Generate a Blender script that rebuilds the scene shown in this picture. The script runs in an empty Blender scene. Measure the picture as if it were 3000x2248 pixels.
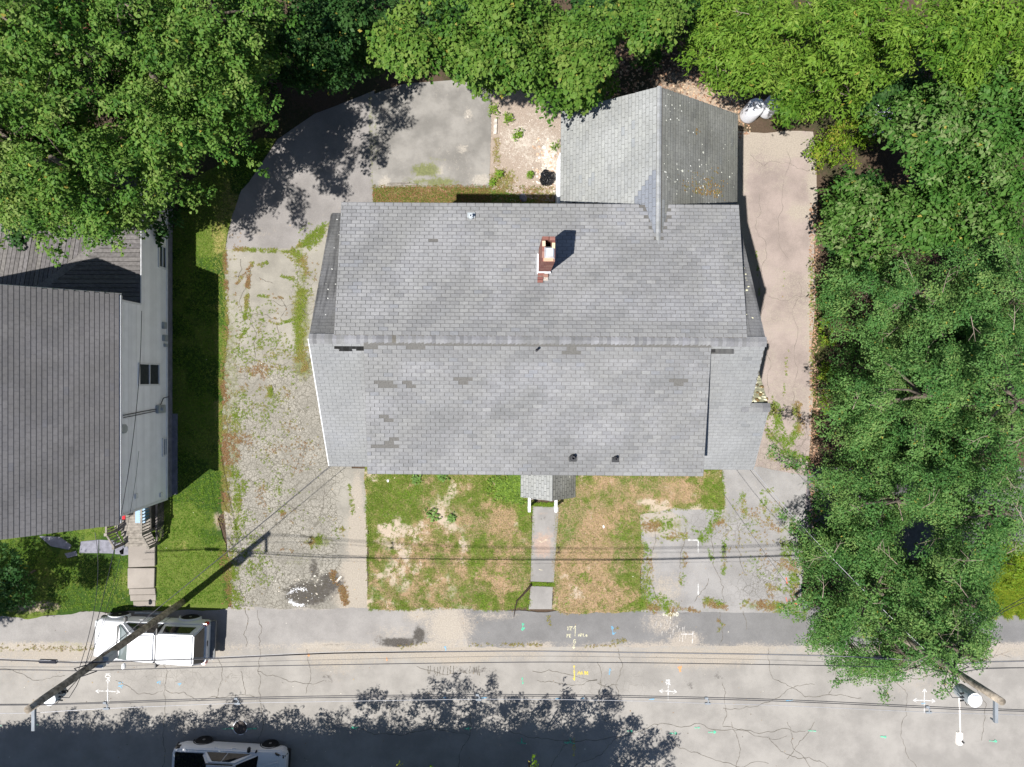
import bpy, bmesh, math, random
import numpy as np
from mathutils import Vector, Matrix, geometry

R = math.radians
S = bpy.context.scene
COL = S.collection
random.seed(7)
RNG = np.random.default_rng(11)

# ------------------------------------------------------------------ camera
H = 31.5                      # metres above the ground, looking straight down
F, CX, CY = 1474.7, 1085.4, 819.2
cam_d = bpy.data.cameras.new('camera'); cam = bpy.data.objects.new('camera', cam_d); COL.objects.link(cam)
cam.location = (0, 0, H); cam.rotation_euler = (0, 0, 0)
cam_d.sensor_fit = 'HORIZONTAL'; cam_d.sensor_width = 36.0; cam_d.lens = 24.0
cam_d.shift_x = 0.0093; cam_d.shift_y = -0.0044
cam_d.clip_start = 0.1; cam_d.clip_end = 1000.0
S.camera = cam

# ------------------------------------------------------------------ light
SX, SY = 0.385, 0.305         # ground shadow of a 1 m post (metres east, north)
el = math.atan(1.0 / math.hypot(SX, SY))
sun_dir = Vector((-SX, -SY, 1.0)).normalized()
world = bpy.data.worlds.new('World'); S.world = world; world.use_nodes = True
wn = world.node_tree; bg = wn.nodes['Background']
sky = wn.nodes.new('ShaderNodeTexSky'); sky.sky_type = 'NISHITA'; sky.sun_disc = False
sky.sun_elevation = el
sky.sun_rotation = math.atan2(sun_dir.x, sun_dir.y)
sky.air_density = 0.7; sky.dust_density = 0.4
wn.links.new(sky.outputs[0], bg.inputs[0]); bg.inputs[1].default_value = 0.08
sd = bpy.data.lights.new('sun', 'SUN'); so = bpy.data.objects.new('sun', sd); COL.objects.link(so)
sd.energy = 5.0; sd.angle = R(0.53); sd.color = (1.0, 0.965, 0.915)
so.rotation_euler = sun_dir.to_track_quat('Z', 'Y').to_euler(); so.location = (-20, -16, 50)
S.view_settings.view_transform = 'Standard'; S.view_settings.look = 'None'
S.view_settings.gamma = 1.0; S.view_settings.use_curve_mapping = False
S.view_settings.exposure = 0.70
S.render.engine = 'CYCLES'
S.cycles.max_bounces = 6; S.cycles.diffuse_bounces = 3; S.cycles.transparent_max_bounces = 8

# ------------------------------------------------------------------ helpers
def W(u, v, h=0.0):
    d = H - h
    return Vector(((u - CX) / F * d, (CY - v) / F * d, h))
def Q(px, py, h=0.0):
    return W(px / 1.35624, py / 1.35624, h)

def tag(o, label=None, cat=None, group=None, kind=None):
    if label: o['label'] = label
    if cat: o['category'] = cat
    if group: o['group'] = group
    if kind: o['kind'] = kind
    return o
def empty(name, loc=(0, 0, 0), rz=0.0, **k):
    o = bpy.data.objects.new(name, None); COL.objects.link(o)
    o.location = loc; o.rotation_euler = (0, 0, rz); o.empty_display_size = 0.2
    return tag(o, **k)
def attach(o, parent, world=False):
    if parent is not None:
        o.parent = parent
        if world:
            o.location = Vector(o.location) - Vector(parent.location)
    return o

class MB:
    """collects shapes, then links them as ONE mesh object"""
    def __init__(s):
        s.v = []; s.f = []; s.c = []; s.m = []; s.tint = (1, 1, 1); s.mi = 0; s.M = None
    def add(s, vs, fs):
        n = len(s.v)
        for p in vs:
            p = Vector(p)
            if s.M is not None: p = s.M @ p
            s.v.append(p[:]); s.c.append(s.tint)
        for f in fs:
            s.f.append([i + n for i in f]); s.m.append(s.mi)
        return s
    def box(s, x0, x1, y0, y1, z0, z1):
        return s.add([(x0,y0,z0),(x1,y0,z0),(x1,y1,z0),(x0,y1,z0),(x0,y0,z1),(x1,y0,z1),(x1,y1,z1),(x0,y1,z1)],
                     [(3,2,1,0),(4,5,6,7),(0,1,5,4),(1,2,6,5),(2,3,7,6),(3,0,4,7)])
    def hexa(s, p):
        return s.add(p, [(3,2,1,0),(4,5,6,7),(0,1,5,4),(1,2,6,5),(2,3,7,6),(3,0,4,7)])
    def prism(s, poly, z0, z1):
        n = len(poly)
        return s.add([(x,y,z0) for x,y in poly] + [(x,y,z1) for x,y in poly],
                     [tuple(range(n-1,-1,-1)), tuple(range(n,2*n))] + [(i,(i+1)%n,n+(i+1)%n,n+i) for i in range(n)])
    def extx(s, poly, x0, x1):          # polygon in (y, z) pushed along x
        n = len(poly)
        return s.add([(x0,y,z) for y,z in poly] + [(x1,y,z) for y,z in poly],
                     [tuple(range(n-1,-1,-1)), tuple(range(n,2*n))] + [(i,(i+1)%n,n+(i+1)%n,n+i) for i in range(n)])
    def tube(s, pts, r, n=8, cap=True):
        pts = [Vector(p) for p in pts]; k = len(pts)
        rr = r if isinstance(r, (list, tuple)) else [r] * k
        vs = []; prev = None
        for i, p in enumerate(pts):
            t = (pts[min(i+1,k-1)] - pts[max(i-1,0)])
            t = t.normalized() if t.length > 1e-9 else Vector((0,0,1))
            a = prev if prev is not None else (Vector((0,0,1)) if abs(t.z) < .9 else Vector((1,0,0)))
            b = t.cross(a).normalized(); a = b.cross(t).normalized(); prev = a
            for j in range(n):
                th = 2*math.pi*j/n
                vs.append(p + (a*math.cos(th) + b*math.sin(th)) * rr[i])
        fs = [(i*n+j, i*n+(j+1)%n, (i+1)*n+(j+1)%n, (i+1)*n+j) for i in range(k-1) for j in range(n)]
        if cap: fs += [tuple(range(n-1,-1,-1)), tuple((k-1)*n+j for j in range(n))]
        return s.add(vs, fs)
    def lathe(s, prof, c=(0,0,0), n=20, axis='z'):
        vs = []; c = Vector(c)
        for r, z in prof:
            for j in range(n):
                th = 2*math.pi*j/n
                q = (r*math.cos(th), r*math.sin(th), z)
                if axis == 'y': q = (q[0], z, q[1])
                if axis == 'x': q = (z, q[0], q[1])
                vs.append(c + Vector(q))
        k = len(prof)
        fs = [(i*n+j, i*n+(j+1)%n, (i+1)*n+(j+1)%n, (i+1)*n+j) for i in range(k-1) for j in range(n)]
        fs += [tuple(range(n-1,-1,-1)), tuple((k-1)*n+j for j in range(n))]
        return s.add(vs, fs)
    def build(s, name, mat, parent=None, world=False, smooth=False, bevel=0.0, fix=True, **k):
        me = bpy.data.meshes.new(name); me.from_pydata(s.v, [], s.f)
        for m in (mat if isinstance(mat, (list, tuple)) else [mat]): me.materials.append(m)
        if len(me.materials) > 1: me.polygons.foreach_set('material_index', s.m)
        ca = me.color_attributes.new('tint', 'FLOAT_COLOR', 'POINT')
        ca.data.foreach_set('color', np.hstack([np.array(s.c, dtype=np.float32).reshape(-1,3), np.ones((len(s.c),1), np.float32)]).ravel())
        if fix or bevel:
            bm = bmesh.new(); bm.from_mesh(me)
            if bevel:
                bmesh.ops.remove_doubles(bm, verts=bm.verts, dist=1e-5)
                es = [e for e in bm.edges if len(e.link_faces) == 2 and e.calc_face_angle(0) > .5]
                bmesh.ops.bevel(bm, geom=es, offset=bevel, segments=2, affect='EDGES', clamp_overlap=True)
            bmesh.ops.recalc_face_normals(bm, faces=bm.faces)
            bm.to_mesh(me); bm.free()
        if smooth:
            me.polygons.foreach_set('use_smooth', [True]*len(me.polygons))
            if smooth == 'auto': me.set_sharp_from_angle(angle=R(38))
        o = bpy.data.objects.new(name, me); COL.objects.link(o)
        attach(o, parent, world)
        return tag(o, **k)

def np_mesh(name, V, Fc, mat, tint=None, parent=None, world=False, attr='tint', smooth=False, **k):
    V = np.asarray(V, np.float32); Fc = np.asarray(Fc, np.int32); n = Fc.shape[1]
    me = bpy.data.meshes.new(name)
    me.vertices.add(len(V)); me.vertices.foreach_set('co', V.ravel())
    me.loops.add(Fc.size); me.loops.foreach_set('vertex_index', Fc.ravel())
    me.polygons.add(len(Fc)); me.polygons.foreach_set('loop_start', np.arange(0, Fc.size, n, dtype=np.int32))
    me.update(calc_edges=True)
    if smooth: me.polygons.foreach_set('use_smooth', np.ones(len(Fc), bool))
    me.materials.append(mat)
    if tint is not None:
        T = np.asarray(tint, np.float32)
        if T.shape[1] == 3: T = np.hstack([T, np.ones((len(T),1), np.float32)])
        ca = me.color_attributes.new(attr, 'FLOAT_COLOR', 'POINT'); ca.data.foreach_set('color', T.ravel())
    o = bpy.data.objects.new(name, me); COL.objects.link(o); attach(o, parent, world)
    return tag(o, **k)

# --- numpy noise
def _hash(ix, iy, seed):
    h = (ix.astype(np.int64) * 374761393 + iy.astype(np.int64) * 668265263 + seed * 1442695041) & 0x7fffffff
    h = ((h ^ (h >> 13)) * 1274126177) & 0x7fffffff
    return ((h ^ (h >> 16)) & 0xffff) / 65535.0
def vnoise(x, y, seed=0):
    ix = np.floor(x); iy = np.floor(y); fx = x - ix; fy = y - iy
    fx = fx*fx*(3-2*fx); fy = fy*fy*(3-2*fy)
    a = _hash(ix,iy,seed); b = _hash(ix+1,iy,seed); c = _hash(ix,iy+1,seed); d = _hash(ix+1,iy+1,seed)
    return (a*(1-fx)+b*fx)*(1-fy) + (c*(1-fx)+d*fx)*fy
def fbm(x, y, sc=1.0, octv=4, seed=0):
    s = 0; a = .5; t = 0
    for i in range(octv):
        s = s + a*vnoise(x*sc+i*17.3, y*sc-i*9.1, seed+i); t += a; a *= .55; sc *= 2.03
    return s/t
def sst(a, b, x):
    t = np.clip((x-a)/(b-a), 0, 1); return t*t*(3-2*t)
def in_poly(x, y, poly):
    ins = np.zeros(np.shape(x), bool); n = len(poly)
    for i in range(n):
        x0,y0 = poly[i]; x1,y1 = poly[(i+1)%n]
        if y0 == y1: continue
        c = ((y0 > y) != (y1 > y)) & (x < (x1-x0)*(y-y0)/(y1-y0)+x0)
        ins ^= c
    return ins
def seg_dist(U, V, pts):
    d = np.full(np.shape(U), 1e9)
    for (a,b),(c,e) in zip(pts[:-1], pts[1:]):
        dx,dy = c-a, e-b; L = dx*dx+dy*dy+1e-9
        t = np.clip(((U-a)*dx+(V-b)*dy)/L, 0, 1)
        d = np.minimum(d, np.hypot(U-a-t*dx, V-b-t*dy))
    return d
def blob(U, V, lst):
    o = np.zeros(np.shape(U))
    for u,v,ru,rv,s in lst:
        o = np.maximum(o, s*np.clip(1.35-np.sqrt(((U-u)/ru)**2+((V-v)/rv)**2), 0, 1))
    return o
def UV(x, y): return CX + x*F/H, CY - y*F/H

# ------------------------------------------------------------------ materials
class NT:
    def __init__(s, name):
        s.mat = bpy.data.materials.new(name); s.mat.use_nodes = True
        s.t = s.mat.node_tree; s.n = s.t.nodes; s.bs = s.n['Principled BSDF']; s.out = s.n['Material Output']
        s.co = None
    def node(s, typ, **k):
        n = s.n.new(typ)
        for a, b in k.items(): setattr(n, a, b)
        return n
    def link(s, a, b): s.t.links.new(a, b)
    def coord(s):
        if s.co is None: s.co = s.node('ShaderNodeTexCoord').outputs['Object']
        return s.co
    def noise(s, scale, detail=4, rough=.6, dist=0, vec=None):
        n = s.node('ShaderNodeTexNoise'); n.inputs['Scale'].default_value = scale; n.inputs['Detail'].default_value = detail
        n.inputs['Roughness'].default_value = rough; n.inputs['Distortion'].default_value = dist
        s.link(vec or s.coord(), n.inputs['Vector']); return n.outputs['Fac']
    def math(s, op, a, b=None, c=None, clamp=False):
        n = s.node('ShaderNodeMath', operation=op, use_clamp=clamp)
        for i, x in enumerate((a, b, c)):
            if x is None: continue
            if isinstance(x, (int, float)): n.inputs[i].default_value = x
            else: s.link(x, n.inputs[i])
        return n.outputs[0]
    def rng(s, x, a, b, c=0.0, d=1.0):
        n = s.node('ShaderNodeMapRange', interpolation_type='SMOOTHSTEP')
        s.link(x, n.inputs[0])
        for i, q in enumerate((a, b, c, d)): n.inputs[i+1].default_value = q
        return n.outputs[0]
    def mix(s, f, a, b, blend='MIX'):
        n = s.node('ShaderNodeMix', data_type='RGBA', blend_type=blend)
        if isinstance(f, (int, float)): n.inputs[0].default_value = f
        else: s.link(f, n.inputs[0])
        for i, x in ((6, a), (7, b)):
            if isinstance(x, (tuple, list)): n.inputs[i].default_value = (*x[:3], 1)
            else: s.link(x, n.inputs[i])
        return n.outputs[2]
    def attr(s, name):
        return s.node('ShaderNodeAttribute', attribute_name=name)
    def bump(s, h, strength=.4, dist=.01):
        n = s.node('ShaderNodeBump'); n.inputs['Strength'].default_value = strength; n.inputs['Distance'].default_value = dist
        s.link(h, n.inputs['Height']); s.link(n.outputs[0], s.bs.inputs['Normal'])
    def base(s, c, rough=.85, spec=.3, metal=0.0):
        if isinstance(c, (tuple, list)): s.bs.inputs['Base Color'].default_value = (*c[:3], 1)
        else: s.link(c, s.bs.inputs['Base Color'])
        if isinstance(rough, (int, float)): s.bs.inputs['Roughness'].default_value = rough
        else: s.link(rough, s.bs.inputs['Roughness'])
        s.bs.inputs['Specular IOR Level'].default_value = spec; s.bs.inputs['Metallic'].default_value = metal
        return s.mat

def simple(name, c, rough=.6, spec=.4, metal=0.0, var=.12, scale=6.0, coat=0.0):
    t = NT(name); f = t.rng(t.noise(scale, 5), .3, .7)
    lo = tuple(x*(1-var) for x in c); hi = tuple(min(1, x*(1+var)) for x in c)
    m = t.base(t.mix(f, lo, hi), rough, spec, metal)
    if coat: t.bs.inputs['Coat Weight'].default_value = coat; t.bs.inputs['Coat Roughness'].default_value = .04
    return m

def pavement(name, c, sand=(.31,.272,.225), stain=.5, crack=5.0, dark=(.06,.055,.05), moss=(.10,.11,.035), rough=.9, speck=.22):
    """masks in 'm': r sand or dirt, g moss, b wet or oil stain, a alligator cracking"""
    c = tuple(x*.89 for x in c)
    t = NT(name); A = t.attr('m'); sp = t.node('ShaderNodeSeparateColor'); t.link(A.outputs['Color'], sp.inputs[0])
    n1 = t.noise(.7, 6, .62); n2 = t.noise(5.0, 6, .7); n3 = t.noise(55, 3, .7); n4 = t.noise(18, 4, .6)
    lo = tuple(x*(1-.30*stain) for x in c); hi = tuple(x*(1+.24*stain) for x in c)
    col = t.mix(t.rng(n1, .32, .68), lo, hi)
    col = t.mix(t.math('MULTIPLY', t.rng(n2, .5, .75), .35*stain), col, tuple(x*.62 for x in c))
    col = t.mix(t.math('MULTIPLY', t.rng(n3, .35, .7), speck), col, tuple(x*1.55 for x in c))
    col = t.mix(t.math('MULTIPLY', t.rng(n3, .62, .42), speck*.9), col, tuple(x*.5 for x in c))
    def thr(ch, soft=.28):
        q = t.math('ADD', ch, t.math('MULTIPLY', t.math('SUBTRACT', t.math('ADD', t.math('MULTIPLY', n2, .6), t.math('MULTIPLY', n4, .4)), .5), 1.9))
        return t.rng(q, .5-soft, .5+soft)
    sc_ = t.mix(t.rng(n4, .35, .65), tuple(x*.86 for x in sand), tuple(x*1.1 for x in sand))
    col = t.mix(t.math('MULTIPLY', thr(sp.outputs[0]), .85), col, sc_)
    mc = t.mix(t.rng(n4, .35, .65), moss, tuple(x*1.5 for x in moss))
    col = t.mix(t.math('MULTIPLY', thr(sp.outputs[1], .2), .85), col, mc)
    wet = thr(sp.outputs[2], .2)
    col = t.mix(wet, col, t.mix(t.rng(n4,.35,.65), dark, tuple(x*1.7 for x in dark)))
    # alligator cracks
    wv = t.node('ShaderNodeMix', data_type='VECTOR'); wv.inputs[0].default_value = .16
    nn = t.node('ShaderNodeTexNoise'); nn.inputs['Scale'].default_value = 3.0; nn.inputs['Detail'].default_value = 4
    t.link(t.coord(), nn.inputs['Vector']); t.link(t.coord(), wv.inputs[4]); t.link(nn.outputs['Color'], wv.inputs[5])
    hs = []
    for scl, wd in ((crack*1.9, .075), (crack*.62, .03)):
        vo = t.node('ShaderNodeTexVoronoi', feature='DISTANCE_TO_EDGE'); vo.inputs['Scale'].default_value = scl
        t.link(wv.outputs[1], vo.inputs['Vector'])
        hs.append(t.rng(vo.outputs['Distance'], wd*.35, wd, 1.0, 0.0))
    ck = t.math('MAXIMUM', t.math('MULTIPLY', hs[0], t.rng(A.outputs['Alpha'], .25, .85)), t.math('MULTIPLY', hs[1], t.rng(A.outputs['Alpha'], .2, .6)))
    ck = t.math('MULTIPLY', ck, t.math('MULTIPLY', t.rng(n2, .36, .52, .3, 1.0), t.rng(n1, .3, .6, .5, 1.0)))
    col = t.mix(t.math('MULTIPLY', ck, .8), col, (.075,.068,.05))
    r = t.mix(wet, (rough,)*3, (.55,)*3)
    t.link(t.math('MULTIPLY', t.math('SUBTRACT', 1.0, wet), .25), t.bs.inputs['Specular IOR Level'])
    t.bump(t.math('SUBTRACT', t.math('ADD', n3, t.math('MULTIPLY', n2, .5)), t.math('MULTIPLY', ck, 2.0)), .5, .006)
    return t.base(col, r, .25)

def shingle_mat(name, c, dirt=.3, granule=.25, lichen=0.0, streak=0.0):
    t = NT(name); A = t.attr('tint')
    n1 = t.noise(.55, 5, .6); n2 = t.noise(9, 4, .6); n3 = t.noise(140, 2, .6)
    col = t.mix(1.0, A.outputs['Color'], c, 'MULTIPLY')
    dk = t.mix(1.0, col, (1-.5*dirt, 1-.5*dirt, 1-.56*dirt), 'MULTIPLY')
    col = t.mix(t.rng(n1, .38, .66), dk, col)
    g = t.mix(t.rng(n3, .35, .65), (1-granule,)*3, (1+granule*.8,)*3); col = t.mix(1.0, col, g, 'MULTIPLY')
    g2 = t.mix(t.rng(n2, .35, .65), (.93,)*3, (1.05,)*3); col = t.mix(1.0, col, g2, 'MULTIPLY')
    if streak:
        mp = t.node('ShaderNodeMapping'); mp.inputs['Scale'].default_value = (6, .5, .5); t.link(t.coord(), mp.inputs[0])
        ns = t.noise(1.0, 5, .6, vec=mp.outputs[0]); col = t.mix(t.math('MULTIPLY', t.rng(ns, .45, .7), streak), col, (.04,.04,.042))
    if lichen:
        vo = t.node('ShaderNodeTexVoronoi'); vo.inputs['Scale'].default_value = 3.4; t.link(t.coord(), vo.inputs['Vector'])
        sz = t.node('ShaderNodeSeparateColor'); t.link(vo.outputs['Color'], sz.inputs[0])
        k = t.math('LESS_THAN', vo.outputs['Distance'], t.math('MULTIPLY', t.math('POWER', sz.outputs[0], 6.0), .16))
        col = t.mix(t.math('MULTIPLY', k, lichen), col, (.62,.62,.52))
    t.bump(t.math('ADD', n3, n2), .25, .003)
    return t.base(col, .92, .2)

def leaf_mat(name, trans=.35):
    t = NT(name); A = t.attr('tint')
    m = t.base(A.outputs['Color'], .55, .14)
    tr = t.node('ShaderNodeBsdfTranslucent'); c2 = t.mix(1.0, A.outputs['Color'], (1.2,1.25,.5), 'MULTIPLY'); t.link(c2, tr.inputs['Color'])
    mx = t.node('ShaderNodeMixShader'); mx.inputs[0].default_value = trans
    t.link(t.bs.outputs[0], mx.inputs[1]); t.link(tr.outputs[0], mx.inputs[2]); t.link(mx.outputs[0], t.out.inputs['Surface'])
    return m

def soil_mat(name, c1, c2, c3, scale=1.0, alt=None):
    t = NT(name); A = t.attr('m'); sp = t.node('ShaderNodeSeparateColor'); t.link(A.outputs['Color'], sp.inputs[0])
    n1 = t.noise(.9*scale, 6, .65); n2 = t.noise(7*scale, 6, .7); n3 = t.noise(45*scale, 4, .7)
    def thr(ch, soft=.22):
        q = t.math('ADD', ch, t.math('MULTIPLY', t.math('SUBTRACT', t.math('ADD', t.math('MULTIPLY', n1, .2), t.math('ADD', t.math('MULTIPLY', n2, .5), t.math('MULTIPLY', n3, .3))), .5), 2.6))
        return t.rng(q, .5-soft, .5+soft)
    b1 = t.mix(t.rng(n3, .35, .65), tuple(x*.62 for x in c1), tuple(x*1.25 for x in c1))
    b2 = t.mix(t.rng(n3, .35, .65), tuple(x*.6 for x in c2), tuple(x*1.25 for x in c2))
    b3 = t.mix(t.rng(n3, .35, .65), tuple(x*.78 for x in c3), tuple(x*1.12 for x in c3))
    col = t.mix(thr(sp.outputs[0]), b1, b2); col = t.mix(thr(sp.outputs[1]), col, b3)
    if alt: col = t.mix(thr(sp.outputs[2]), col, t.mix(t.rng(n3,.35,.65), tuple(x*.6 for x in alt), tuple(x*1.25 for x in alt)))
    t.bump(t.math('ADD', n3, n2), .8, .02)
    return t.base(col, .95, .1)

M = {}
M['street'] = pavement('street_asphalt', (.295,.278,.256), stain=.6)
M['walk_dark'] = pavement('sidewalk_asphalt', (.18,.176,.174), sand=(.33,.29,.245), stain=.5)
M['walk_light'] = pavement('sidewalk_pale_asphalt', (.272,.258,.245), sand=(.34,.30,.25), stain=.6)
M['drive'] = pavement('old_driveway', (.275,.258,.222), crack=4.6, stain=.75)
M['patch'] = pavement('driveway_patch', (.24,.225,.215), stain=.6)
M['pad'] = pavement('concrete_pad', (.24,.228,.21), stain=.9, sand=(.34,.31,.27), speck=.1)
M['rdrive'] = pavement('pink_driveway', (.305,.252,.228), stain=.75)
M['lot'] = pavement('parking_asphalt', (.272,.262,.255), stain=.6)
M['conc'] = pavement('walk_concrete', (.29,.26,.23), stain=.5, speck=.1)
M['fwalk'] = pavement('front_walk_concrete', (.262,.25,.238), stain=.6, sand=(.33,.24,.19), speck=.12)
M['lawn'] = soil_mat('lawn_soil', (.15,.155,.045), (.31,.215,.13), (.40,.33,.255), alt=(.09,.13,.025))
M['lawn2'] = soil_mat('green_lawn_soil', (.10,.135,.026), (.25,.22,.08), (.33,.26,.2), alt=(.035,.07,.012))
M['dirt'] = soil_mat('yard_dirt', (.32,.262,.215), (.17,.115,.085), (.5,.45,.39), alt=(.13,.12,.04))
M['floor'] = soil_mat('forest_floor', (.085,.06,.042), (.05,.05,.025), (.36,.28,.21), alt=(.05,.06,.018))
M['leaf'] = leaf_mat('leaf', .3)
M['grass'] = leaf_mat('grass_blade', .25)
M['bark'] = simple('bark', (.12,.10,.08), .95, .1, var=.4, scale=9)
M['bark_pale'] = simple('pale_bark', (.36,.33,.3), .9, .1, var=.3, scale=9)
M['bark_twig'] = simple('twig_bark', (.26,.21,.17), .9, .1, var=.3, scale=9)
M['sh_front'] = shingle_mat('grey_shingle', (.234,.234,.236), dirt=.36)
M['sh_main'] = shingle_mat('weathered_shingle', (.24,.244,.246), dirt=.25, granule=.2)
M['sh_rear'] = shingle_mat('sooty_shingle', (.17,.17,.172), dirt=.5, streak=.75, lichen=.9)
M['sh_ell'] = shingle_mat('pale_shingle', (.275,.282,.276), dirt=.25)
M['sh_ell2'] = shingle_mat('mossy_shingle', (.20,.20,.18), dirt=.5, streak=.25, lichen=.9)
M['sh_nb'] = shingle_mat('brown_grey_shingle', (.155,.15,.152), dirt=.3)
M['underlay'] = simple('roof_underlay', (.12,.116,.108), .95, .1, var=.2, scale=30)
M['white'] = simple('white_trim', (.72,.73,.75), .5, .4, var=.05)
M['siding'] = simple('white_siding', (.9,.905,.915), .55, .35, var=.05, scale=1.5)
M['wall'] = simple('house_siding', (.5,.49,.45), .7, .3)
M['brick'] = None
M['mortar'] = simple('mortar', (.36,.32,.28), .95, .1, var=.25, scale=30)
M['steel'] = simple('galvanised_steel', (.62,.66,.7), .35, .5, metal=.5)
M['black'] = simple('black_rubber', (.018,.018,.02), .7, .3)
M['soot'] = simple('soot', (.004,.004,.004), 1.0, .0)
M['cable'] = simple('cable_black', (.02,.02,.028), .45, .5)
M['wire'] = simple('bare_wire', (.42,.42,.44), .45, .5, metal=.3)
M['pole'] = simple('weathered_pole', (.30,.255,.2), .95, .1, var=.5, scale=5)
M['tank'] = simple('grey_tank', (.36,.39,.40), .45, .4, var=.1)
M['lidwhite'] = simple('pale_lid', (.74,.76,.78), .45, .4, var=.04)
M['lamp'] = simple('lamp_housing', (.78,.72,.66), .5, .4, var=.04)
M['galv'] = simple('galvanised_grey', (.22,.24,.26), .95, .05)
M['car'] = simple('white_car_paint', (.64,.65,.67), .4, .4, var=.01, coat=.25)
M['glass'] = simple('tinted_glass', (.012,.013,.015), .06, .6, var=.1)
M['pane'] = simple('window_glass', (.05,.055,.06), .12, .5, var=.15)
M['screen'] = simple('windscreen_glass', (.10,.13,.13), .08, .6, var=.1)
M['tyre'] = simple('tyre_rubber', (.016,.016,.017), .8, .2)
M['rim'] = simple('alloy_rim', (.42,.40,.37), .35, .5, metal=.7)
M['trim'] = simple('black_trim', (.02,.021,.023), .5, .4)
M['greytrim'] = simple('grey_bumper', (.12,.13,.14), .45, .4)
M['red'] = simple('red_lens', (.55,.03,.025), .2, .6)
M['amber'] = simple('lamp_lens', (.6,.62,.64), .1, .6)
M['blue'] = simple('blue_plastic', (.05,.16,.28), .4, .4)
M['redcloth'] = simple('red_fabric', (.45,.02,.03), .8, .2)
M['wood'] = simple('grey_wood', (.21,.19,.165), .9, .15, var=.3, scale=5)
M['wood_dk'] = simple('dark_deck_wood', (.125,.112,.105), .92, .12, var=.35, scale=4)
M['bag'] = simple('black_plastic_bag', (.008,.008,.009), .22, .6)
M['propane'] = simple('white_tank_paint', (.76,.77,.82), .4, .45, var=.02)
M['stone'] = simple('pale_stone', (.46,.42,.37), .9, .2, var=.3, scale=7)
M['iron'] = simple('cast_iron', (.06,.05,.045), .75, .3, var=.3, scale=20)
M['slate'] = simple('blue_slate', (.17,.17,.2), .8, .25, var=.2, scale=4)
M['stick'] = simple('dead_branch', (.04,.028,.022), .9, .1, var=.3)
M['redroof'] = simple('rust_red_metal', (.16,.02,.012), .6, .3, var=.3)
M['asph'] = simple('dark_gravel', (.14,.13,.14), .95, .1, var=.2)
M['crack'] = simple('crack_filler', (.115,.103,.085), .95, .1, var=.3)
M['white_and_glint'] = simple('pale_white_and_glint', (.74,.75,.78), .5, .4, var=.1)  # off-white pieces, and the painted sun-glint specks on the puddle
def tinted(name, rough=.9, spec=.2, var=.2, scale=20):
    t = NT(name); A = t.attr('tint')
    g = t.mix(t.rng(t.noise(scale, 4), .3, .7), (1-var,)*3, (1+var,)*3)
    return t.base(t.mix(1.0, A.outputs['Color'], g, 'MULTIPLY'), rough, spec)
M['tinted'] = tinted('tinted_surface')
M['vinyl'] = tinted('vinyl_siding', .55, .3, .04, 2)
M['brick'] = tinted('old_brick', .92, .15, .25, 25)
M['plank'] = tinted('weathered_plank', .92, .12, .22, 9)
def paint_mat():
    t = NT('road_paint'); A = t.attr('tint')
    t.base(A.outputs['Color'], .8, .2)
    f = t.rng(t.math('ADD', t.math('MULTIPLY', t.noise(38, 4, .7), .6), t.math('MULTIPLY', t.noise(7, 3), .4)), .36, .60, .12, .74)
    tr = t.node('ShaderNodeBsdfTransparent'); mx = t.node('ShaderNodeMixShader'); t.link(f, mx.inputs[0])
    t.link(tr.outputs[0], mx.inputs[1]); t.link(t.bs.outputs[0], mx.inputs[2]); t.link(mx.outputs[0], t.out.inputs['Surface'])
    return t.mat
M['paint'] = paint_mat()
# ================================================================== GROUND
def dense(poly, step, amp, seed):
    """polygon in picture-plan units -> world outline, subdivided and roughened"""
    out = []; n = len(poly)
    for i in range(n):
        a = W(*poly[i]); b = W(*poly[(i+1) % n]); L = (b-a).length; k = max(1, int(L/step))
        d = (b-a).normalized(); nx = Vector((-d.y, d.x, 0))
        for j in range(k):
            p = a + (b-a)*j/k
            w = (fbm(np.array([p.x]), np.array([p.y]), 1.1, 4, seed)[0]-.5)*2*amp
            p = p + nx*w
            out.append((p.x, p.y))
    return out

def region(name, poly, z, mat, cell=.2, amp=.06, masks=None, seed=0, step=.14, rough=False):
    B = dense(poly, step, amp, seed)
    bx = np.array(B); x0,y0 = bx.min(0); x1,y1 = bx.max(0)
    gx,gy = np.meshgrid(np.arange(x0+cell*.5, x1, cell), np.arange(y0+cell*.5, y1, cell)); gx = gx.ravel(); gy = gy.ravel()
    jr = np.random.default_rng(seed); gx = gx + jr.uniform(-.2,.2,len(gx))*cell; gy = gy + jr.uniform(-.2,.2,len(gy))*cell
    k = in_poly(gx, gy, B); gx, gy = gx[k], gy[k]
    pts = [Vector(p) for p in B] + [Vector((a,b)) for a,b in zip(gx,gy)]
    nb = len(B); ed = [(i,(i+1)%nb) for i in range(nb)]
    r = geometry.delaunay_2d_cdt(pts, ed, [], 1, 1e-4)
    P = np.array([v[:] for v in r[0]]); T = np.array(r[2])
    U,V = UV(P[:,0], P[:,1])
    m = np.zeros((len(P),4), np.float32)
    if masks is not None:
        for i,q in enumerate(masks(U,V,P[:,0],P[:,1])):
            m[:,i] = np.clip(q, -1, 1.5)
    o = np_mesh(name, np.column_stack([P, np.full(len(P), z)]), T, mat, m, attr='m', kind='structure')
    return o
Z0 = lambda U: np.zeros(np.shape(U))
def n01(X, Y, sc, seed): return sst(.35, .65, fbm(X, Y, sc, 4, seed))

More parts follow.
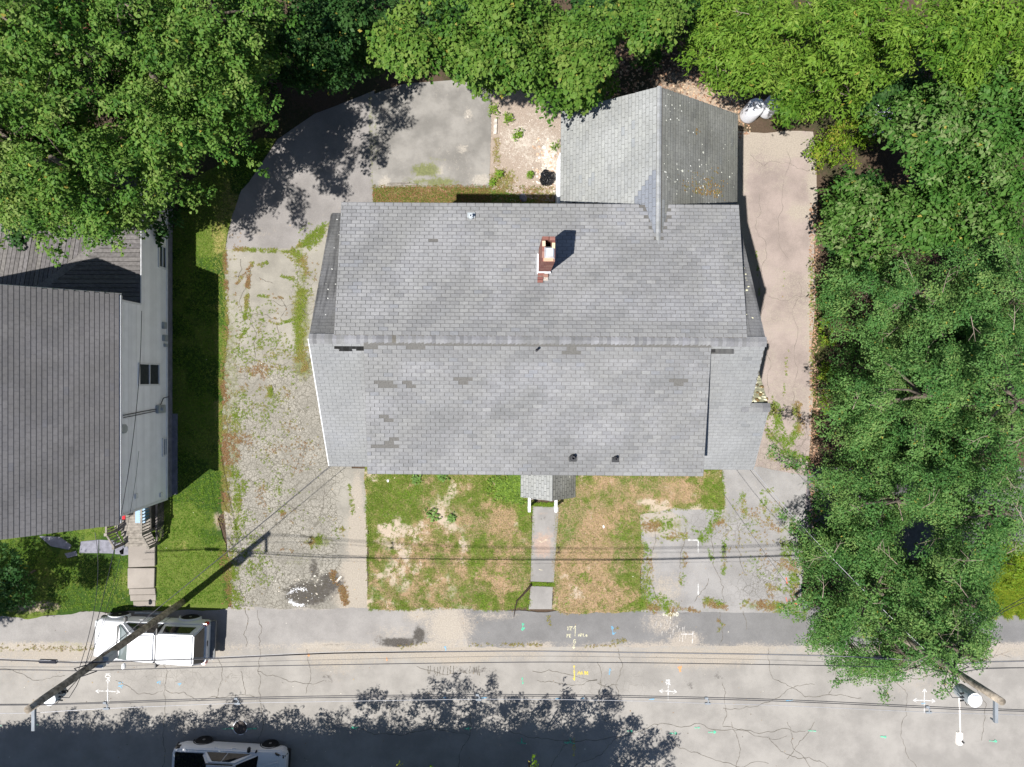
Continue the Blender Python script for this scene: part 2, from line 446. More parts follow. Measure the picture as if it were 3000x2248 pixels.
def lines(U,V,lst):
    o = np.zeros(np.shape(U))
    for pts,w,s in lst: o = np.maximum(o, s*np.clip(1.4-seg_dist(U,V,pts)/w,0,1))
    return o
DL = [([(487,537),(560,541),(640,545)],4,.9),([(640,545),(672,518),(700,495)],13,.85),([(545,570),(537,600),(530,690)],4,.8),([(545,570),(512,612)],3,.5),([(560,640),(610,645)],3,.7),([(575,568),(560,575)],4,.6),([(600,545),(632,560)],4,.7),([(610,598),(640,604)],4,.6),
      ([(650,560),(655,620),(645,690),(652,795)],11,.75),([(486,545),(490,700),(480,820)],4,.85),([(479,820),(486,1000),(488,1100)],8,.75),([(505,900),(515,1060),(500,1250)],9,.4),([(490,1200),(510,1300)],14,.6),([(690,1165),(665,1180)],10,.55),([(540,1050),(600,1060)],14,.15),
      ([(600,1095),(612,1108)],5,.7),([(583,838),(586,868)],5,.8),([(535,660),(545,690),(520,730)],4,.6),([(560,690),(600,700),(640,690)],3,.6),([(740,1270),(745,1300)],8,.8),([(720,1240),(735,1262)],9,.6),([(490,1000),(520,1050)],14,.4),
      ([(756,1050),(762,1110)],4,.35),([(740,1140),(748,1180)],3,.5),([(808,200),(806,410)],4,.35),([(560,795),(570,815)],5,.4),([(700,1120),(740,1150)],14,.1),([(500,870),(570,900)],30,.07),([(560,940),(640,960)],40,.05),([(540,760),(620,780)],40,.1),([(520,1120),(560,1250)],26,.1)]
PKL = [([(1625,420),(1632,520),(1640,640)],2.5,.22),([(1690,330),(1700,470),(1690,640)],2.5,.14),([(1700,760),(1690,900)],2.5,.3),([(1668,860),(1672,900)],4,.4),([(1672,880),(1690,960),(1672,985)],11,.8),([(1722,880),(1728,930),(1705,955)],10,.8),([(1650,920),(1700,980),(1742,990)],9,.7),([(1690,1010),(1740,1010)],6,.35),([(1400,1135),(1470,1130),(1475,1150)],13,.75),([(1430,1165),(1460,1160)],9,.6),([(1500,1145),(1520,1170),(1540,1130),(1590,1125)],8,.7),([(1560,1070),(1550,1130)],5,.7),
        ([(1600,1060),(1612,1120)],7,.55),([(1645,1070),(1655,1110),(1690,1150)],9,.55),([(1690,1130),(1735,1180)],20,.65),([(1700,1180),(1722,1320)],22,.55),([(1565,1160),(1562,1240)],5,.6),([(1395,1180),(1400,1300)],10,.5),([(1660,1270),(1700,1290)],14,.45),([(1640,1075),(1665,1060)],6,.5),([(1420,1300),(1450,1316)],18,.4),([(1530,1300),(1560,1312)],10,.95),([(1612,1308),(1725,1312)],11,.9),([(1380,1305),(1440,1318)],12,.9),([(1440,1316),(1530,1318)],5,.8),
        ([(1480,1200),(1470,1260)],6,.4),([(1530,1190),(1540,1215)],5,.5),([(1640,1205),(1655,1215)],5,.4),([(1550,1105),(1680,1115)],26,.25),([(1600,1150),(1690,1240)],50,.08),([(1750,560),(1756,860)],5,.25),([(1640,900),(1662,905)],9,.8),([(1545,1330),(1560,1345)],6,.6)]
def pk(U,V,X,Y):
    r = lines(U,V,PKL)
    return r*sst(.36,.56,fbm(X,Y,2.6,4,95))*.85
# forest floor / base sheet reaching far out
gm = MB(); gm.box(-400, 400, -400, 400, -1.0, -.03)
ground = gm.build('ground', M['floor'], kind='structure')
def m_floor(U,V,X,Y):
    n = n01(X,Y,.5,3)
    sandy = blob(U,V,[(1520,235,110,75,.85),(1470,190,90,60,.5),(1757,700,16,330,.5)])
    green = blob(U,V,[(2180,1290,90,60,1.4),(1770,700,30,160,.7),(1760,860,25,120,.6),(660,230,60,30,.3),(560,310,70,60,.3)])
    return [n*.6, sandy, green, Z0(U)]
region('forest_floor', [(-80,-60),(2290,-60),(2290,1345),(1700,1330),(1700,300),(1560,470),(1200,470),(1060,230),(800,230),(560,420),(480,520),(-80,560)], -.012, M['floor'], .3, .1, m_floor, 1)

def m_street(U,V,X,Y):
    edge = 1408 + 10*(fbm(X,Y,.25,3,5)-.5)
    sand = sst(edge+55, edge-12, V)*(.45+.55*n01(X,Y,.35,8)) + blob(U,V,[(975,1405,80,32,.95),(1500,1425,120,26,.6),(2000,1470,130,60,.5),(60,1460,160,60,.35),(720,1450,60,40,.4)])
    oil = blob(U,V,[(345*2+15,1462,14,14,.5),(1020,1448,75,10,.55),(715,1470,12,10,.45),(1553,1460,18,12,.5),(1490,1480,20,14,.4)])
    ck = .05+.12*n01(X,Y,.2,21) + blob(U,V,[(380,1460,260,40,.25),(1300,1470,170,60,.22),(1900,1450,260,90,.15)])
    return [sand*.75, blob(U,V,[(95,1402,80,8,.3)]), oil, ck]
street = region('street', [(-90,1392),(480,1396),(930,1398),(1030,1394),(1700,1394),(2300,1398),(2300,1760),(-90,1760)], .0, M['street'], .25, .03, m_street, 2)

def m_side(U,V,X,Y):
    gap = blob(U,V,[(970,1352,62,60,.85),(905,1330,40,20,.7)])
    edge = sst(1378,1396,V)*.85*(.5+.5*n01(X,Y,.5,4)) + sst(1328,1312,V)*.5*n01(X,Y,.6,14)
    light = blob(U,V,[(850,1370,70,30,.4),(250,1395,260,12,.6),(1430,1345,50,35,.6),(1480,1385,45,25,.85),(1070,1330,60,14,.55)])
    dk = blob(U,V,[(860,1388,55,12,.95),(905,1372,16,22,.9),(735,1395,60,8,.45),(820,1376,16,9,.4)])
    return [np.maximum(np.maximum(gap, edge), light), blob(U,V,[(150,1392,80,12,.4)]), dk, .05+.1*n01(X,Y,.4,9)]
side = region('sidewalk', [(985,1314),(1060,1318),(1230,1322),(1360,1318),(1500,1322),(1740,1312),(2120,1325),(2300,1340),(2300,1398),(1700,1397),(1300,1396),(1010,1400),(995,1360)], .008, M['walk_dark'], .2, .13, m_side, 3)
side2 = region('sidewalk', [(-90,1318),(60,1330),(300,1318),(490,1312),(690,1316),(930,1312),(1050,1316),(1050,1400),(1000,1400),(490,1402),(-90,1404)], .0065, M['walk_light'], .2, .13, m_side, 23)

def m_drive(U,V,X,Y):
    sand = sst(715,775,U)*sst(1020,1080,V)*(.18+.6*n01(X,Y,.5,31)) + blob(U,V,[(772,1120,14,120,.85),(760,1275,60,55,.75),(580,900,80,300,.22),(500,1110,26,60,.9)])
    moss = blob(U,V,[(650,690,24,110,.75),(655,790,26,40,.8),(600,860,60,80,.3),(600,1000,80,140,.25),(487,800,14,330,.55),(505,980,25,260,.45),(690,1170,40,20,.6),(650,1210,60,24,.35),(560,720,60,50,.22),(530,640,40,60,.25),(505,1240,26,60,.5)])
    moss = np.maximum(moss, lines(U,V,DL)*.62); moss = np.maximum(moss, blob(U,V,[(500,900,26,420,.5)]))
    wet = blob(U,V,[(665,1282,58,30,1.05),(715,1258,34,30,.9),(678,1230,14,34,.7)])
    al = sst(690,800,V)*sst(790,700,U-0*V)*.95 + sst(800,1000,V)*.35
    al = np.where(V<720, blob(U,V,[(560,690,70,60,.5),(655,640,40,100,.55)]), al)*(1-.7*sst(700,760,U)*sst(1040,1090,V))
    return [sand, moss, wet, al*(.6+.5*n01(X,Y,.4,33))]
drive = region('left_driveway', [(488,535),(700,480),(735,470),(760,1012),(795,1012),(793,1316),(690,1320),(500,1316),(490,1200),(484,1100),(478,900),(490,700),(484,600)], .004, M['drive'], .18, .07, m_drive, 4)
def m_patch(U,V,X,Y):
    return [blob(U,V,[(560,505,50,20,.3),(720,470,40,40,.2)]), sst(14,0,seg_dist(U,V,[(800,190),(806,410)]))*.5, blob(U,V,[(660,300,120,60,.15)]), .04*n01(X,Y,.5,2)]
region('driveway_patch', [(487,538),(500,470),(522,408),(548,380),(600,302),(680,246),(800,200),(808,196),(806,440),(735,470),(702,486),(660,515),(640,536),(560,540)], .010, M['patch'], .2, .03, m_patch, 5)
def m_pad(U,V,X,Y):
    return [blob(U,V,[(830,395,14,12,.9),(1000,322,14,9,.9),(1040,390,22,10,.8),(950,372,10,8,.8),(1012,250,6,22,.9)])+.25*n01(X,Y,.8,3),
            blob(U,V,[(920,368,36,16,.95),(950,395,50,14,.75),(900,395,40,14,.6),(812,300,9,120,.4),(940,345,30,12,.4)]), blob(U,V,[(1010,330,26,14,.3)]), .06*n01(X,Y,.5,5)]
region('concrete_pad', [(806,205),(870,182),(1000,172),(1062,178),(1060,300),(1057,407),(900,404),(806,407)], .022, M['pad'], .2, .02, m_pad, 6)
def m_dirt(U,V,X,Y):
    return [blob(U,V,[(1195,350,20,40,.55),(1195,405,30,20,.5)])*n01(X,Y,1,4)+ .2*n01(X,Y,1.2,6), blob(U,V,[(1130,300,50,60,.45),(1190,330,26,50,.6)])+.2*n01(X,Y,1.6,9), blob(U,V,[(1080,390,30,26,.7),(1072,330,10,60,.35)]), Z0(U)]
region('back_yard', [(1059,180),(1230,190),(1232,470),(1150,445),(1057,415)], .004, M['dirt'], .2, .04, m_dirt, 7)
def m_rd(U,V,X,Y):
    sd = sst(26,4,np.minimum(np.abs(U-1598),np.abs(U-1763)))*.55 + blob(U,V,[(1700,310,60,40,.55),(1720,460,26,24,.6),(1610,300,40,40,.7)])
    return [sd+.32*n01(X,Y,.9,4)+.1, np.maximum(blob(U,V,[(1690,930,60,40,.25),(1720,900,40,40,.25)]), lines(U,V,PKL)*.6), Z0(U), .30*n01(X,Y,.5,6)+sst(860,960,V)*.2]
rdrv = region('right_driveway', [(1585,282),(1650,288),(1700,282),(1756,285),(1762,330),(1765,420),(1758,560),(1762,640),(1752,760),(1756,860),(1748,980),(1742,1030),(1740,1140),(1720,1180),(1560,1180),(1563,1010),(1600,900),(1585,430)], .006, M['rdrive'], .2, .05, m_rd, 8)
def m_lot(U,V,X,Y):
    sand = blob(U,V,[(1420,1130,50,36,.95),(1410,1200,24,60,.4),(1440,1270,40,40,.4),(1560,1080,12,50,.4)])
    moss = blob(U,V,[(1460,1135,40,16,.5),(1700,1140,40,50,.35),(1560,1110,60,30,.35),(1400,1250,16,60,.35),(1700,1240,30,60,.3)]); moss = np.maximum(moss, lines(U,V,PKL)*.62)
    return [sand+.2*n01(X,Y,.7,5), moss, Z0(U), .1+.25*n01(X,Y,.4,7)+blob(U,V,[(1660,1250,60,60,.5),(1560,1140,120,50,.4)])]
lot = region('parking_lot', [(1380,1090),(1470,1088),(1545,1085),(1560,1080),(1560,1008),(1640,1008),(1742,1030),(1738,1180),(1728,1322),(1600,1324),(1384,1322),(1386,1220)], .010, M['lot'], .18, .05, m_lot, 9)

# lawns
def dry_mask(U,V,X,Y):
    n = fbm(X,Y,.75,4,41)
    d = blob(U,V,[(1290,1180,130,150,.78),(1330,1080,110,50,.62),(1240,1270,110,60,.8),(1020,1190,140,150,.6),(1090,1130,60,60,.65),(880,1230,110,90,.5),(1480,1060,110,30,.62)])+.06
    g = blob(U,V,[(850,1075,80,70,.9),(1100,1050,60,50,.9),(1040,1190,34,60,.75),(1335,1150,50,60,.7),(1250,1045,40,30,.6),(990,1160,40,40,.5),(1040,1300,26,22,1.0),(1120,1295,24,24,1.0),(1400,1300,50,26,1.0),(1360,1220,24,80,.5),(1125,1110,24,60,.6),(1540,1050,30,60,.6)])
    return np.clip(d+.24+.16*sst(1190,1215,U)-.62*g+(n-.5)*1.1+(fbm(X,Y,3.4,4,43)-.5)*2.2+.02, -.6, 1.2)
def bare_mask(U,V,X,Y):
    n = fbm(X,Y,.9,4,47)
    b = blob(U,V,[(870,1150,70,28,.9),(855,1215,60,90,.72),(960,1120,36,60,.7),(1000,1190,40,60,.6),(860,1240,60,60,.62),(930,1280,80,40,.7),(985,1060,30,40,.45),(820,1300,60,18,.8),(1000,1310,60,14,.8),(1405,1098,40,22,1.0),(1480,1100,60,14,.8)])
    return np.clip(b*.8+(n-.5)*1.0+(fbm(X,Y,3.2,4,49)-.5)*2.0-.04, -.6, 1.2)
def m_lawn(U,V,X,Y):
    return [dry_mask(U,V,X,Y), bare_mask(U,V,X,Y), n01(X,Y,.7,50)*.6, Z0(U)]
lawnL = region('front_lawn', [(789,1008),(1150,1008),(1150,1090),(1147,1180),(1143,1262),(1142,1312),(1060,1318),(980,1312),(900,1316),(793,1316),(795,1200)], .012, M['lawn'], .16, .15, m_lawn, 10)
lawnR = region('front_lawn', [(1207,1008),(1560,1008),(1563,1098),(1460,1100),(1385,1112),(1386,1318),(1300,1322),(1230,1328),(1194,1316),(1198,1200)], .0125, M['lawn'], .16, .15, m_lawn, 12)
def m_lawn2(U,V,X,Y):
    dry = blob(U,V,[(475,560,20,160,.75),(500,430,30,60,.8),(470,800,14,160,.5),(200,1260,120,40,.5),(390,1180,30,20,.55),(430,1240,60,30,.3)])
    bare = blob(U,V,[(480,1120,22,40,1.0),(80,1312,90,16,.8),(380,1308,30,10,.6),(60,1310,60,14,.7)])
    return [dry+(fbm(X,Y,.8,4,61)-.5)*.8, bare+(fbm(X,Y,1,4,62)-.5)*.5-.1, n01(X,Y,.6,63), Z0(U)]
lawn2 = region('side_lawn', [(-80,1150),(250,1130),(300,1000),(330,560),(372,520),(400,400),(520,330),(560,300),(598,300),(545,382),(520,410),(500,470),(486,540),(490,700),(478,900),(484,1100),(470,1120),(494,1200),(500,1300),(492,1318),(300,1320),(180,1322),(60,1335),(-80,1328)], .011, M['lawn2'], .18, .13, m_lawn2, 13)
def m_strip(U,V,X,Y): return [.35+(fbm(X,Y,1.5,4,70)-.5)*1.6, (fbm(X,Y,2,4,71)-.7)*2, n01(X,Y,1,72), Z0(U)]
strip = region('back_strip', [(806,403),(960,404),(1057,408),(1150,430),(1215,440),(1215,500),(806,500)], .014, M['lawn'], .18, .03, m_strip, 14)

# walks built as slabs
def slab(mb, poly, z0, z1): mb.prism([W(u,v)[:2] for u,v in poly], z0, z1)
def mslab(o, f):
    me = o.data; n = len(me.vertices); a = me.color_attributes.new('m', 'FLOAT_COLOR', 'POINT')
    co = np.zeros(n*3, np.float32); me.vertices.foreach_get('co', co); co = co.reshape(-1,3)
    U,V = UV(co[:,0], co[:,1]); m = np.zeros((n,4), np.float32)
    for i,q in enumerate(f(U,V)): m[:,i] = q
    a.data.foreach_set('color', m.ravel())
fw = empty('front_walk', kind='structure')
for poly in ([(1151,1094),(1207,1096),(1196,1258),(1146,1256)], [(1146,1266),(1194,1268),(1192,1316),(1142,1316)]):
    # gridded slab for the stains
    b = MB()
    (u0,v0),(u1,v1),(u2,v2),(u3,v3) = poly; nU,nV = 8, 24
    g = [[W(*( (1-t)*((1-s)*u0+s*u1)+t*((1-s)*u3+s*u2), (1-t)*((1-s)*v0+s*v1)+t*((1-s)*v3+s*v2)))[:2] for s in np.linspace(0,1,nU+1)] for t in np.linspace(0,1,nV+1)]
    vs = [(x,y,.03) for row in g for x,y in row]
    fs = [(j*(nU+1)+i, j*(nU+1)+i+1, (j+1)*(nU+1)+i+1, (j+1)*(nU+1)+i) for j in range(nV) for i in range(nU)]
    b.add(vs, fs); slab(b, poly, -.02, .027)
    o = b.build('slab', M['fwalk'], fw)
    mslab(o, lambda U,V: [blob(U,V,[(1172,1178,26,30,.85),(1180,1158,20,20,.5),(1172,1110,14,6,.4)]), Z0(U), blob(U,V,[(1178,1120,16,8,.35)]), .03+Z0(U)])
nwk = empty('neighbour_walk', kind='structure')
for poly, z in (([(281,1178),(338,1178),(338,1222),(281,1224)], .16), ([(279,1226),(337,1226),(336,1268),(279,1270)], .14), ([(281,1271),(337,1270),(338,1283),(281,1284)], .10), ([(282,1285),(338,1284),(338,1297),(283,1298)], .06), ([(288,1299),(336,1298),(336,1310),(289,1311)], .03)):
    b = MB(); slab(b, poly, -.05, z); o = b.build('slab', M['conc'], nwk, bevel=.012); mslab(o, lambda U,V: [.2+Z0(U)]*1+[Z0(U), Z0(U), .05+Z0(U)])
sl = empty('slate_path', kind='structure')
for poly in ([(85,1158),(130,1160),(155,1178),(150,1188),(110,1180)], [(175,1170),(214,1166),(213,1195),(172,1195)], [(215,1166),(248,1168),(247,1196),(215,1195)], [(249,1172),(270,1174),(268,1198),(249,1197)], [(258,1190),(276,1178),(281,1198),(262,1201)], [(140,1196),(165,1190),(168,1200),(146,1206)]):
    b = MB(); slab(b, poly, -.05, .035); b.build('paving_slab', M['slate'], sl, bevel=.01)

# ------------------------------------------------------------------ cracks, paint
def jag(pts, amp, rng, it=4):
    pts = [Vector(p) for p in pts]
    for k in range(it):
        out = [pts[0]]
        for a,b in zip(pts[:-1], pts[1:]):
            L = (b-a).length; d = (b-a); n = Vector((-d.y, d.x, 0)).normalized() if L > 1e-6 else Vector((0,0,0))
            out += [(a+b)/2 + n*rng.uniform(-1,1)*amp*L, b]
        pts = out
    return pts
def ribbon(mb, pts, w, z, rng=None):
    n = len(pts); vs = []
    for i,p in enumerate(pts):
        t = (pts[min(i+1,n-1)]-pts[max(i-1,0)]); nn = Vector((-t.y, t.x, 0)).normalized()
        ww = w if rng is None else w*rng.uniform(.35,1.25)
        vs += [(p.x+nn.x*ww, p.y+nn.y*ww, z), (p.x-nn.x*ww, p.y-nn.y*ww, z)]
    mb.add(vs, [(2*i, 2*i+1, 2*i+3, 2*i+2) for i in range(n-1)])
cr = random.Random(5)
def crack_set(parent, lines, z, w=.012, amp=.16):
    b = MB()
    for L in lines: ribbon(b, jag([W(*p) for p in L], amp, cr), w, z, cr)
    o = b.build('cracks', M['crack'], parent, fix=False, kind='stuff'); return o
st = [[(560,1398),(557,1450),(562,1500),(556,1600)], [(556,1450),(600,1462),(700,1470)], [(352,1420),(356,1480),(352,1560),(350,1658)],
      [(470,1420),(480,1470),(466,1510)], [(663,1400),(668,1440),(660,1500)], [(250,1470),(300,1500),(352,1492)], [(357,1490),(430,1515),(520,1500),(556,1508)],
      [(900,1440),(960,1458),(1010,1455)], [(830,1500),(845,1530),(838,1570)], [(1150,1450),(1290,1470)], [(1290,1430),(1294,1520),(1310,1560)], [(1335,1400),(1345,1440),(1330,1480),(1340,1530)], [(1290,1476),(1335,1480)],
      [(1560,1475),(1565,1520),(1562,1570),(1700,1590)], [(1562,1530),(1690,1500),(1760,1480)], [(1660,1400),(1668,1465),(1740,1506),(1860,1508)], [(1700,1640),(1740,1590),(1760,1560)],
      [(1700,1560),(1752,1660)], [(1660,1590),(1700,1630),(1790,1658)], [(1930,1470),(1960,1500),(1945,1590),(1980,1658)], [(2100,1470),(2130,1520),(2120,1600)], [(2060,1450),(2000,1462),(1930,1470)],
      [(1100,1580),(1180,1595),(1350,1590),(1480,1570),(1640,1585),(1740,1580)], [(990,1658),(1010,1600),(1016,1540)], [(1230,1600),(1190,1658)], [(1335,1592),(1280,1640),(1240,1658)], [(1016,1590),(900,1580),(780,1575)],
      [(1450,1600),(1540,1640),(1660,1650)], [(0,1445),(80,1470),(140,1460)], [(520,1450),(530,1500)], [(1160,1470),(1230,1480),(1290,1468)], [(1800,1440),(1805,1475),(1790,1500)], [(1580,1560),(1600,1620),(1590,1658)]]
crack_set(street, st, .006, .011, .13)
crack_set(side2, [[(531,1312),(535,1345),(532,1398)],[(556,1318),(560,1396)],[(260,1320),(268,1400)]], .0115, .012)
crack_set(side, [[(1555,1322),(1560,1350),(1553,1395)],[(1605,1320),(1612,1360)]], .013, .012)
crack_set(drive, [[(545,570),(535,600),(530,690)],[(500,600),(535,590)],[(560,600),(590,612)],[(600,640),(620,670),(600,690)],[(580,650),(620,662),(660,640)],[(500,700),(545,680),(600,690)],[(520,560),(515,600)],[(640,560),(650,640),(660,720)],[(600,700),(590,760)],[(540,690),(550,760),(530,820)],
    [(600,1000),(640,1010),(660,980)],[(560,1100),(620,1090),(680,1110)],[(700,1060),(690,1120)],[(560,1200),(570,1290)],[(520,1220),(530,1300)]], .011, .012)
crack_set(rdrv, [[(1640,420),(1655,560),(1645,700),(1660,850)],[(1700,320),(1690,420),(1705,560)],[(1725,600),(1715,760),(1722,900)],[(1620,330),(1650,360),(1700,352),(1745,370)],[(1660,640),(1700,650),(1740,640)],[(1600,300),(1606,400)]], .0115, .007)
crack_set(lot, [[(1420,1130),(1400,1200),(1420,1300)],[(1480,1140),(1470,1230)],[(1550,1120),(1545,1230),(1560,1310)],[(1600,1130),(1610,1240)],[(1650,1200),(1690,1230)],[(1500,1300),(1530,1250)]], .016, .012)

def stroke_set(parent, strokes, col, w, z, name='painted_marking'):
    b = MB(); b.tint = col
    for k, L in enumerate(strokes):
        pts = [W(*p) for p in L]; out = [pts[0]]
        for a,c in zip(pts[:-1], pts[1:]):
            m = max(1, int((c-a).length/.06))
            out += [a+(c-a)*(i+1)/m for i in range(m)]
        rr = random.Random(k+len(L)); 
        ribbon(b, out, w, z + k*.0012, rr if w > .02 else None)
    return b.build(name, M['paint'], parent, fix=False)
GLY = {'1': [[(.2,.75),(.5,1),(.5,0)]], '0': [[(.5+.38*math.cos(a), .5+.5*math.sin(a)) for a in np.linspace(0,2*math.pi,13)]], "'": [[(.1,1.05),(.0,.75)]], '"': [[(.1,1.05),(.0,.75)],[(.4,1.05),(.3,.75)]],
       '2': [[(.1,.8),(.3,1),(.7,.9),(.7,.65),(.1,0),(.85,0)]], '/': [[(.0,-.1),(.8,1.1)]], 'P': [[(.1,0),(.1,1),(.7,.9),(.7,.6),(.1,.5)]], 'E': [[(.8,1),(.1,1),(.1,0),(.8,0)],[(.1,.5),(.6,.5)]],
       'G': [[(.85,.8),(.5,1),(.12,.7),(.12,.3),(.5,0),(.85,.25),(.85,.5),(.5,.5)]], 'M': [[(.05,0),(.1,1),(.45,.4),(.8,1),(.9,0)]], 'A': [[(.0,0),(.45,1),(.9,0)],[(.2,.4),(.7,.4)]], 'I': [[(.4,0),(.4,1)]],
       'N': [[(.1,0),(.1,1),(.8,0),(.8,1)]], 'L': [[(.1,1),(.1,0),(.7,0)]], 'o': [[(.4+.3*math.cos(a), .3+.3*math.sin(a)) for a in np.linspace(0,2*math.pi,9)]], 'O': [[(.5+.4*math.cos(a), .5+.5*math.sin(a)) for a in np.linspace(0,2*math.pi,11)]]}
def glyphs(s, u, v, h, rot=0.0, adv=.95):
    out = []; ca, sa = math.cos(rot), math.sin(rot); x = 0
    for ch in s:
        if ch in GLY:
            for L in GLY[ch]:
                out.append([(u+((x+a*.7)*ca - b*sa)*h, v-((x+a*.7)*sa + b*ca)*h) for a,b in L])
        x += adv*(.5 if ch in "1'I\"" else .85)
    return out
def arrow(a, b, hd=7, half=None):
    (x0,y0),(x1,y1) = a,b; L = math.hypot(x1-x0,y1-y0); dx,dy = (x1-x0)/L,(y1-y0)/L
    s = [[a,b]]
    for k in ((1,-1) if half is None else (half,)):
        s.append([(x1-dx*hd+k*dy*hd*.6, y1-dy*hd-k*dx*hd*.6), b])
    return s
WHT,BLU,GRN,YEL,ORG,PYL = (.78,.78,.77),(.18,.48,.72),(.10,.62,.38),(.78,.62,.10),(.8,.36,.14),(.74,.70,.48)
def cross(u,v,k=1.0, txt=None, w=.024, d=(26,28,26,30)):
    s = arrow((u,v),(u-d[0]*k,v))+arrow((u,v),(u+d[2]*k,v+2))+arrow((u,v),(u+1,v-d[1]*k))+[[(u,v),(u,v+d[3]*k)]]
    if txt: s += txt
    stroke_set(street, s, WHT, w, .008)
cross(1443,1493,.72, glyphs("10'",1438,1466,9,-math.pi/2), d=(26,28,26,28))
cross(233,1493,1.0, glyphs("10'",228,1452,11,-math.pi/2)+arrow((233,1493),(233,1520)))
cross(1996,1513,.9, None, .02)
stroke_set(street, [[(256,1476),(266,1474)],[(255,1483),(266,1481)],[(257,1480),(264,1487)],[(339,1475),(347,1472),(345,1478)],[(384,1478),(392,1476),(387,1481)],[(963,1396),(963,1408)],[(959,1400),(963,1396)],
   [(962,1503),(962,1514)],[(958,1508),(964,1504)],[(1040,1508),(1052,1507)],[(1200,1510),(1212,1508)],[(1255,1509),(1262,1508)],[(1402,1511),(1414,1510)],[(1990,1520),(1998,1519)],[(1697,1514),(1712,1512)]]+arrow((1316,1458),(1317,1444),5,-1), BLU, .03, .008)
stroke_set(side, arrow((1325,1371),(1321,1353),6,-1)+[[(1325,1371),(1330,1366)]], BLU, .035, .014)
stroke_set(side, arrow((1130,1346),(1128,1362),7,1), GRN, .045, .014)
def tee(u,v): return [[(u-10,v+3),(u+10,v+4)],[(u,v-8),(u,v+3)]]
stroke_set(street, arrow((1128,1464),(1129,1478),4,1)+tee(1127,1602)+tee(1232,1602)+[[(1217,1604),(1236,1603)]]+arrow((1355,1579),(1366,1580),4)+arrow((1446,1584),(1462,1584),5)+arrow((1530,1582),(1546,1581),5)
   +[[(757,1573),(774,1571)],[(760,1570),(770,1575)],[(1003,1574),(1018,1573)],[(1012,1569),(1012,1578)],[(1500,1572),(1512,1572)]]+arrow((1900,1591),(1914,1592),4)+arrow((2136,1600),(2152,1602),5)+[[(1745,1578),(1762,1579)],[(78,1563),(84,1566)],[(0,1566),(6,1568)],[(480,1574),(505,1573)],[(535,1574),(556,1573)]], GRN, .03, .008)
stroke_set(street, arrow((1240,1438),(1241,1470),6,-1)+glyphs('MAIN',1248,1458,8), YEL, .035, .008)
stroke_set(street, [[(1240,1594),(1240,1606)],[(1237,1616),(1240,1607),(1243,1616),(1240,1622),(1237,1616)]]+arrow((1240,1622),(1239,1634),4), (.55,.5,.1), .018, .010)
stroke_set(side, arrow((1242,1375),(1243,1352),7,1)+glyphs('1/2"',1224,1361,7.5,0,.62)+glyphs('PE',1224,1377,7)+glyphs('MPLo',1249,1375,6.5)+glyphs('G',1238,1390,9)+arrow((1240,1391),(1239,1401),4), PYL, .018, .014)
stroke_set(side, glyphs('NO',1432,1331,8)+arrow((1448,1337),(1448,1322),5)+glyphs('NO',1453,1331,8), (.8,.77,.62), .02, .014)
stroke_set(side, [[(1471,1370),(1497,1370)],[(1497,1364),(1495,1390)]], (.75,.72,.7), .02, .0145)
stroke_set(side, [[(1475,1372),(1474,1386)],[(1501,1372),(1501,1378)]], (.7,.67,.63), .015, .0165)
stroke_set(street, [[(1466,1440),(1470,1452)],[(1472,1438),(1468,1450)],[(835,1420),(836,1428)],[(665,1412),(668,1418)],[(2038,1440),(2050,1436)],[(2025,1443),(2046,1446)]], ORG, .05, .008)
stroke_set(street, [[(200,1430),(216,1432)],[(204,1436),(212,1434)]], (.85,.3,.06), .06, .008)
stroke_set(lot, [[(1486,1167),(1508,1167)],[(1508,1167),(1508,1194)],[(1508,1261),(1508,1286)]], WHT, .03, .016)
stroke_set(lot, [[(1698,1248),(1700,1262)],[(1712,1302),(1722,1305)],[(1697,1290),(1700,1300)]], (.8,.12,.05), .03, .016)
stroke_set(fw, [[(1162,1167),(1170,1172),(1178,1166),(1182,1167)],[(1164,1230),(1172,1232)]], (.75,.68,.5), .025, .034)
# scrape marks on the sidewalk, tyre bars on the street
scr = random.Random(9)
stroke_set(side, [[(u,v),(u+scr.uniform(-3,3),v+scr.uniform(4,13))] for u,v in [(scr.gauss(1455,20),scr.gauss(1352,10)) for _ in range(26)]], (.58,.55,.52), .012, .018)
b = MB()
for i in range(17):
    u = 924 + i*7 + scr.uniform(-1.5,1.5)
    if 8 < i < 13: continue
    ribbon(b, jag([W(u,1440+scr.uniform(-2,2)),W(u+scr.uniform(-2,2),1456+scr.uniform(-3,5))], .1, scr, 3), .018, .0065, scr)
b.build('tyre_marks', M['crack'], street, fix=False, kind='stuff')

# manhole
mh = empty('manhole_cover', W(519,1572,0.0)); tag(mh, 'round iron manhole cover with pale broken rim in the shaded street', 'manhole')
MB().lathe([(.0,.006),(.29,.006),(.30,.012),(.0,.014)][1:3]+[(.28,.016)], n=32).build('lid', M['iron'], mh)
b = MB()
for a0,a1 in ((.4,1.1),(1.9,2.9),(3.3,4.2),(4.5,5.2),(5.6,6.1)):
    b = MB(); ribbon(b, [Vector((.325*math.cos(a), .325*math.sin(a), 0)) for a in np.linspace(a0,a1,9)], .014, .01); b.build('rim', M['white_and_glint'], mh, fix=False)
